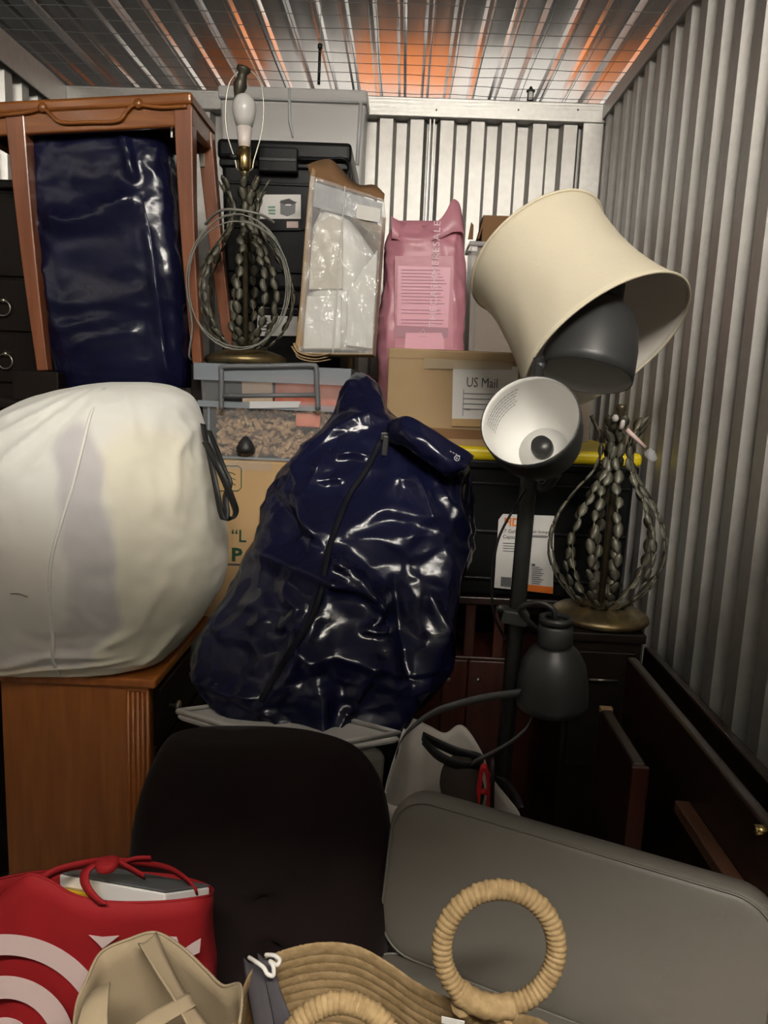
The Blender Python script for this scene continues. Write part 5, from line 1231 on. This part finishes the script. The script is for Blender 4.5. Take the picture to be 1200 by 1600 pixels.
# straw basket bag
sb = thing('straw_bag', 'woven straw bag with round wrapped ring handles', 'bag', at(600, 1560, 0.58)); sb.location.z = ZB; sb['_o'] = (sb.location.x, sb.location.y, ZB)
far = [(372, 1600, 0.56), (380, 1550, 0.605), (400, 1513, 0.645), (440, 1490, 0.672), (500, 1477, 0.688), (556, 1482, 0.688), (606, 1508, 0.675), (652, 1540, 0.655), (706, 1566, 0.635), (770, 1586, 0.61), (850, 1602, 0.575)]
Pf = [at(*p) for p in far]
near = [Vector((Pf[-1].x + 0.004, 0.52, 0.905)), Vector((Pf[-1].x - 0.03, 0.43, 0.895)), Vector((0.02, 0.395, 0.89)), Vector((-0.07, 0.42, 0.90)), Vector((Pf[0].x - 0.004, 0.49, 0.93))]
P = Pf + near; n = len(P)
cl = catmull([P[-1]] + P + [P[0], P[1]], 8)[8:8 * (n + 1)]
cc_ = sum(cl, Vector()) / len(cl)
NR = 30; hrow = []
for j in range(NR):
    t = j / (NR - 1); k = 1 + 0.05 * math.sin(math.pi * t * 0.8) - 0.12 * t * t
    loop = [Vector((cc_.x + (p.x - cc_.x) * k, cc_.y + (p.y - cc_.y) * k, lerp(p.z - 0.004, ZB + 0.012, t))) for p in cl]
    # plaited row: braid bumps along the loop
    pts = []; 
    m = MB(); rr_ = []
    L = len(loop)
    dense = catmull(loop + [loop[0]], 2)[:-1]
    m.tube(dense, [0.0018 + 0.0002 * noise.noise(Vector((i * 0.9, j * 3.1, 0))) for i in range(len(dense))], 8, closed=True, flat=4.2, up=(0, 0, 1))
    # flatten radially
    for v in m.v: pass
    o = m.build('plait', 'straw', sb, sm=True)
    hrow.append(o)
m = MB(); m.add([Vector((cc_.x + (p.x - cc_.x) * 0.93, cc_.y + (p.y - cc_.y) * 0.93, ZB + 0.006)) for p in cl], [tuple(range(len(cl)))]); m.build('bottom', 'straw', sb, solid=0.008)
def ring_handle(c, ux, uy, Rr, r, par, wraps=64):
    M = frame(c, ux, uy); m = MB(); n = wraps * 6; rg = []; nk = 12
    v = []; f = []
    for i in range(n):
        a = 2 * math.pi * i / n
        for k in range(nk):
            b_ = 2 * math.pi * k / nk
            ph = (i / 6.0) + 0.18 * math.cos(b_) 
            bump = abs(math.sin(math.pi * ph)) ** 0.6
            outer = max(0, math.cos(b_)) ** 2
            rr2 = r * (0.86 + 0.16 * bump + 0.10 * outer * (0.5 + 0.5 * math.sin(2 * math.pi * ph * 0.5 + 0.5)))
            v.append(M @ Vector(((Rr + rr2 * math.cos(b_)) * math.cos(a), (Rr + rr2 * math.cos(b_)) * math.sin(a), rr2 * math.sin(b_))))
    for i in range(n):
        j = (i + 1) % n
        for k in range(nk): f.append((i * nk + k, i * nk + (k + 1) % nk, j * nk + (k + 1) % nk, j * nk + k))
    m.add(v, f); return m.build('ring_handle', 'raffia', par, sm=True), M
c1 = at(780, 1481, 0.615)
rh, RM1 = ring_handle(c1, (1, 0.05, 0), (0, 0.20, 1), 0.0512, 0.0090, sb)
m = MB(); pts = [RM1 @ Vector((0.0520 * math.cos(R(a)), 0.0520 * math.sin(R(a)), 0)) for a in range(228, 289, 5)]
m.tube(pts, [0.0110 + 0.0008 * math.sin(i * 2.5) for i in range(len(pts))], 12); 
m.build('binding', 'raffia', sb, sm=True)
m = MB(); m.tube(catmull([RM1 @ Vector((-0.032, -0.050, 0)), at(730, 1585, 0.62), at(745, 1600, 0.62)], 5), 0.010, 10); m.tube(catmull([RM1 @ Vector((0.010, -0.056, 0)), at(780, 1600, 0.61), at(785, 1612, 0.61)], 5), 0.010, 10); m.build('handle_loop', 'raffia', sb, sm=True)
c2 = at(532, 1668, 0.50)
ring_handle(c2, (1, 0.0, 0.0), (0, 0.42, 0.9), 0.0430, 0.0085, sb)
m = MB(); A = [at(690, 1588, 0.612), at(730, 1600, 0.605)]; m.add([at(690, 1588, 0.600), at(726, 1596, 0.595), at(726, 1606, 0.595), at(690, 1598, 0.600)], [(0, 1, 2, 3)]); m.build('care_label', 'tape_white', sb, solid=0.001)
# folded slate cloth with a white cord, hanging over the rim
sc2 = thing('cloth_case', 'slate grey cloth pouch with white cord in the straw bag', 'pouch', at(415, 1560, 0.58))
for (x0, x1, xb0, xb1, yt) in ((382, 408, 398, 428, 1496), (404, 428, 424, 458, 1488)):
    pts0 = catmull([at(x0, yt, 0.655), at(x0 + 5, 1540, 0.628), at(xb0, 1600, 0.59), at(xb0 + 10, 1660, 0.55)], 6); pts1 = catmull([at(x1, yt + 6, 0.65), at(x1 + 8, 1540, 0.618), at(xb1, 1600, 0.58), at(xb1 + 10, 1660, 0.54)], 6)
    m = MB(); G = [[a.lerp(c, t) + Vector((0, -0.007 * math.sin(math.pi * t), 0)) for t in (0, .2, .4, .6, .8, 1)] for a, c in zip(pts0, pts1)]; m.grid(G); m.build('fold', 'slate_cloth', sc2, sm=True, solid=0.004)
m = MB(); m.tube(catmull([at(389, 1496, 0.635), at(400, 1503, 0.622), at(412, 1512, 0.615), at(418, 1522, 0.612), at(427, 1524, 0.612), at(427, 1510, 0.615), at(422, 1502, 0.62), at(432, 1508, 0.62), at(437, 1500, 0.625), at(428, 1493, 0.63), at(415, 1492, 0.635)], 6), 0.0020, 7); m.build('cord', 'white_cord', sc2, sm=True)

# red shopping bag with a bullseye
rbg = thing('red_tote', 'red shopping bag printed with white bullseye rings', 'bag', at(150, 1500, 0.72)); rbg.location.z = ZB; rbg['_o'] = (rbg.location.x, rbg.location.y, ZB)
rimr = [(-60, 1420, 0.70), (-10, 1412, 0.69), (38, 1369, 0.685), (74, 1374, 0.685), (116, 1398, 0.685), (170, 1409, 0.69), (250, 1409, 0.70), (312, 1402, 0.715), (331, 1396, 0.745), (326, 1384, 0.79), (270, 1368, 0.81), (180, 1362, 0.81), (60, 1362, 0.81), (-60, 1390, 0.79)]
open_bag(rbg, rimr, ZB, 1.0, 'red_cloth', wob=0.0065, seed=2, thick=0.002)
PA, PB_, PC = at(20, 1500, 0.672), at(300, 1500, 0.694), at(20, 1600, 0.672)
PN = (PB_ - PA).cross(Vector((0, 0, 1))).normalized()
def onp(px, py, out=0.0):
    v = at(px, py, 1.0) - CAM; t = (PA - CAM).dot(PN) / v.dot(PN); return CAM + v * (t - out / v.length)
def annulus(cx, cy, r0, r1, a0=0, a1=360, name='bullseye_ring', ky=1.0):
    n = 64; A = []; B = []
    for i in range(n + 1):
        a = R(lerp(a0, a1, i / n)); A.append(onp(cx + r0 * math.cos(a), cy + ky * r0 * math.sin(a), 0.004)); B.append(onp(cx + r1 * math.cos(a), cy + ky * r1 * math.sin(a), 0.004))
    m = MB(); m.strip(A, B); m.build(name, 'white_print', rbg, solid=0.0006)
annulus(8, 1634, 142, 174, 200, 352); annulus(8, 1634, 74, 109, 195, 360); annulus(8, 1634, 1, 44, 180, 360, 'bullseye_dot')
m = MB(); m.add([onp(x, y, 0.004) for x, y in ((139, 1461), (160, 1464), (186, 1462), (176, 1470), (160, 1482), (153, 1474))], [tuple(range(6))]); m.build('printed_shape', 'white_print', rbg, solid=0.0006)
m = MB(); m.add([onp(x, y, 0.004) for x, y in ((252, 1463), (276, 1464), (279, 1472), (262, 1480))], [tuple(range(4))]); m.build('printed_shape', 'white_print', rbg, solid=0.0006)
m = MB(); m.add([onp(x, y, 0.004) for x, y in ((286, 1484), (300, 1474), (314, 1466), (312, 1488), (294, 1496))], [tuple(range(5))]); m.build('printed_shape', 'white_print', rbg, solid=0.0006)
def strap(pl, w_, name='strap', tilt_=(0, -0.4, 1)): return ribbon(pl, w_, rbg, 'red_cloth', name, tilt_)
strap([(62, 1376, 0.69), (90, 1360, 0.70), (130, 1350, 0.71), (165, 1345, 0.71), (190, 1346, 0.715), (230, 1350, 0.73), (266, 1358, 0.745), (292, 1375, 0.75), (308, 1394, 0.745)], 0.0055)
strap([(150, 1350, 0.705), (134, 1362, 0.70), (133, 1380, 0.69), (144, 1398, 0.683), (160, 1412, 0.68)], 0.0055, tilt_=(1, -0.3, 0.3))
strap([(182, 1346, 0.71), (205, 1358, 0.71), (226, 1370, 0.712)], 0.0050)
strap([(186, 1350, 0.715), (212, 1342, 0.72), (236, 1341, 0.725)], 0.0035)
kb = Bag([(1342, 158, 178, 0.705, 0.006, 0.006), (1346, 152, 184, 0.705, 0.010, 0.01), (1354, 152, 184, 0.705, 0.012, 0.01), (1361, 158, 178, 0.705, 0.006, 0.006)], nu=24, nv=12, crumple=[(80, 0.002, 'soft')]); kb.build('knot', 'red_cloth', rbg)
# book box and a yellow packet in the red bag
bk_ = thing('slab_box', 'pale edged grey box poking out of the red bag', 'box', at(210, 1390, 0.76))
c_ = at(210, 1388, 0.775)
a_ = at(92, 1366, 0.735); b_ = at(258, 1396, 0.705); d_ = at(328, 1386, 0.77); e_ = a_ + d_ - b_
hv = Vector((0, 0, -0.022)); t_ = 0.003
m = MB(); m.hexa([p + hv for p in (a_, b_, d_, e_)] + [a_, b_, d_, e_]); m.build('pages', 'paper', bk_, bev=0.002)
m = MB(); up_ = Vector((0, 0, 0.003)); m.hexa([p + Vector((0, 0, 0.0005)) for p in (a_, b_, d_, e_)] + [p + up_ for p in (a_, b_, d_, e_)]); m.build('cover', 'grey_cover', bk_, bev=0.001)
q = MB(); q.hexa([at(100, 1402, 0.70), at(150, 1408, 0.70), at(150, 1400, 0.76), at(100, 1396, 0.76), at(100, 1388, 0.70), at(150, 1397, 0.70), at(150, 1390, 0.76), at(100, 1382, 0.76)]); tag(q.build('yellow_packet', 'gold_pack', None, bev=0.002), 'yellow packet under the grey box in the red bag', 'packet')

# beige canvas tote
ct = thing('canvas_tote', 'beige canvas tote bag standing open in front of the red bag', 'bag', at(250, 1570, 0.58)); ct.location.z = ZB; ct['_o'] = (ct.location.x, ct.location.y, ZB)
rimc = [(118, 1580, 0.565), (136, 1530, 0.595), (158, 1488, 0.622), (200, 1468, 0.635), (243, 1457, 0.645), (284, 1480, 0.635), (322, 1516, 0.618), (348, 1540, 0.60), (376, 1540, 0.585), (374, 1600, 0.545), (350, 1690, 0.50), (300, 1740, 0.47), (200, 1740, 0.465), (120, 1680, 0.50)]
open_bag(ct, rimc, ZB, 0.97, 'canvas', wob=0.008, seed=9, thick=0.0022)
def sheet(A, B, matn, par, name, bul=0.006, n=6):
    A = catmull([at(*p) for p in A], 6); B = catmull([at(*p) for p in B], 6); m = MB()
    G = [[a.lerp(c, i / n) + Vector((0, -bul * math.sin(math.pi * i / n), 0)) for i in range(n + 1)] for a, c in zip(A, B)]; m.grid(G); return m.build(name, matn, par, sm=True, solid=0.0022)
sheet([(216, 1474, 0.622), (240, 1512, 0.60), (272, 1560, 0.575), (300, 1620, 0.55)], [(244, 1457, 0.640), (262, 1500, 0.615), (288, 1550, 0.59), (330, 1610, 0.56)], 'canvas', ct, 'folded_edge')
sheet([(134, 1560, 0.56), (150, 1545, 0.565), (172, 1535, 0.57)], [(120, 1640, 0.53), (160, 1640, 0.53), (182, 1640, 0.53)], 'canvas', ct, 'folded_edge', bul=0.012)
sheet([(196, 1612, 0.535), (240, 1580, 0.56), (296, 1552, 0.585)], [(204, 1640, 0.53), (252, 1604, 0.55), (306, 1572, 0.575)], 'canvas', ct, 'handle_strap', bul=0.002)
# ------------------------------------------------------------------ small things above the mesh
rd = thing('hanger_rod', 'thin black rod hanging above the mesh over the frosted bin', 'rod', at(499, 135, 3.1))
m = MB(); m.tube([at(498, 132, 3.1), at(500, 74, 3.1)], 0.0055, 8); m.build('rod', 'black', rd, sm=True)
m = MB(); m.tube([at(500, 76, 3.1), at(500.3, 69, 3.1)], 0.009, 8); m.build('clip', 'black', rd, sm=True)
m = MB(); t_ = at(500, 70, 3.1); m.tube([t_, (t_.x, t_.y, ZR - 0.01)], 0.0012, 6); m.build('wire', 'wire', rd)
ln = thing('lantern', 'tiny black lantern on the beam at the top of the back wall', 'lantern', at(828, 161, YB - 0.02))
Bq = Vector((at(828, 161, YB - 0.02).x, YB - 0.02, ZC + 0.001)); ML = Matrix.Translation(Bq)
m = MB(); m.lathe([(0, 0), (0.016, 0), (0.016, 0.004), (0.010, 0.010), (0, 0.010)], 16, ML); m.build('base', 'black', ln, sm=True)
m = MB(); m.lathe([(0.007, 0.010), (0.0105, 0.018), (0.0105, 0.030), (0.007, 0.038)], 16, ML); m.build('glass', 'bulb', ln, sm=True)
m = MB()
for k in range(4):
    w = math.pi / 4 + k * math.pi / 2; m.tube([ML @ Vector((0.012 * math.cos(w), 0.012 * math.sin(w), 0.009)), ML @ Vector((0.012 * math.cos(w), 0.012 * math.sin(w), 0.040))], 0.0014, 6)
m.build('cage', 'black', ln)
m = MB(); m.lathe([(0.015, 0.038), (0.014, 0.041), (0.006, 0.047), (0.004, 0.053), (0, 0.054)], 16, ML); m.build('roof', 'black', ln, sm=True)
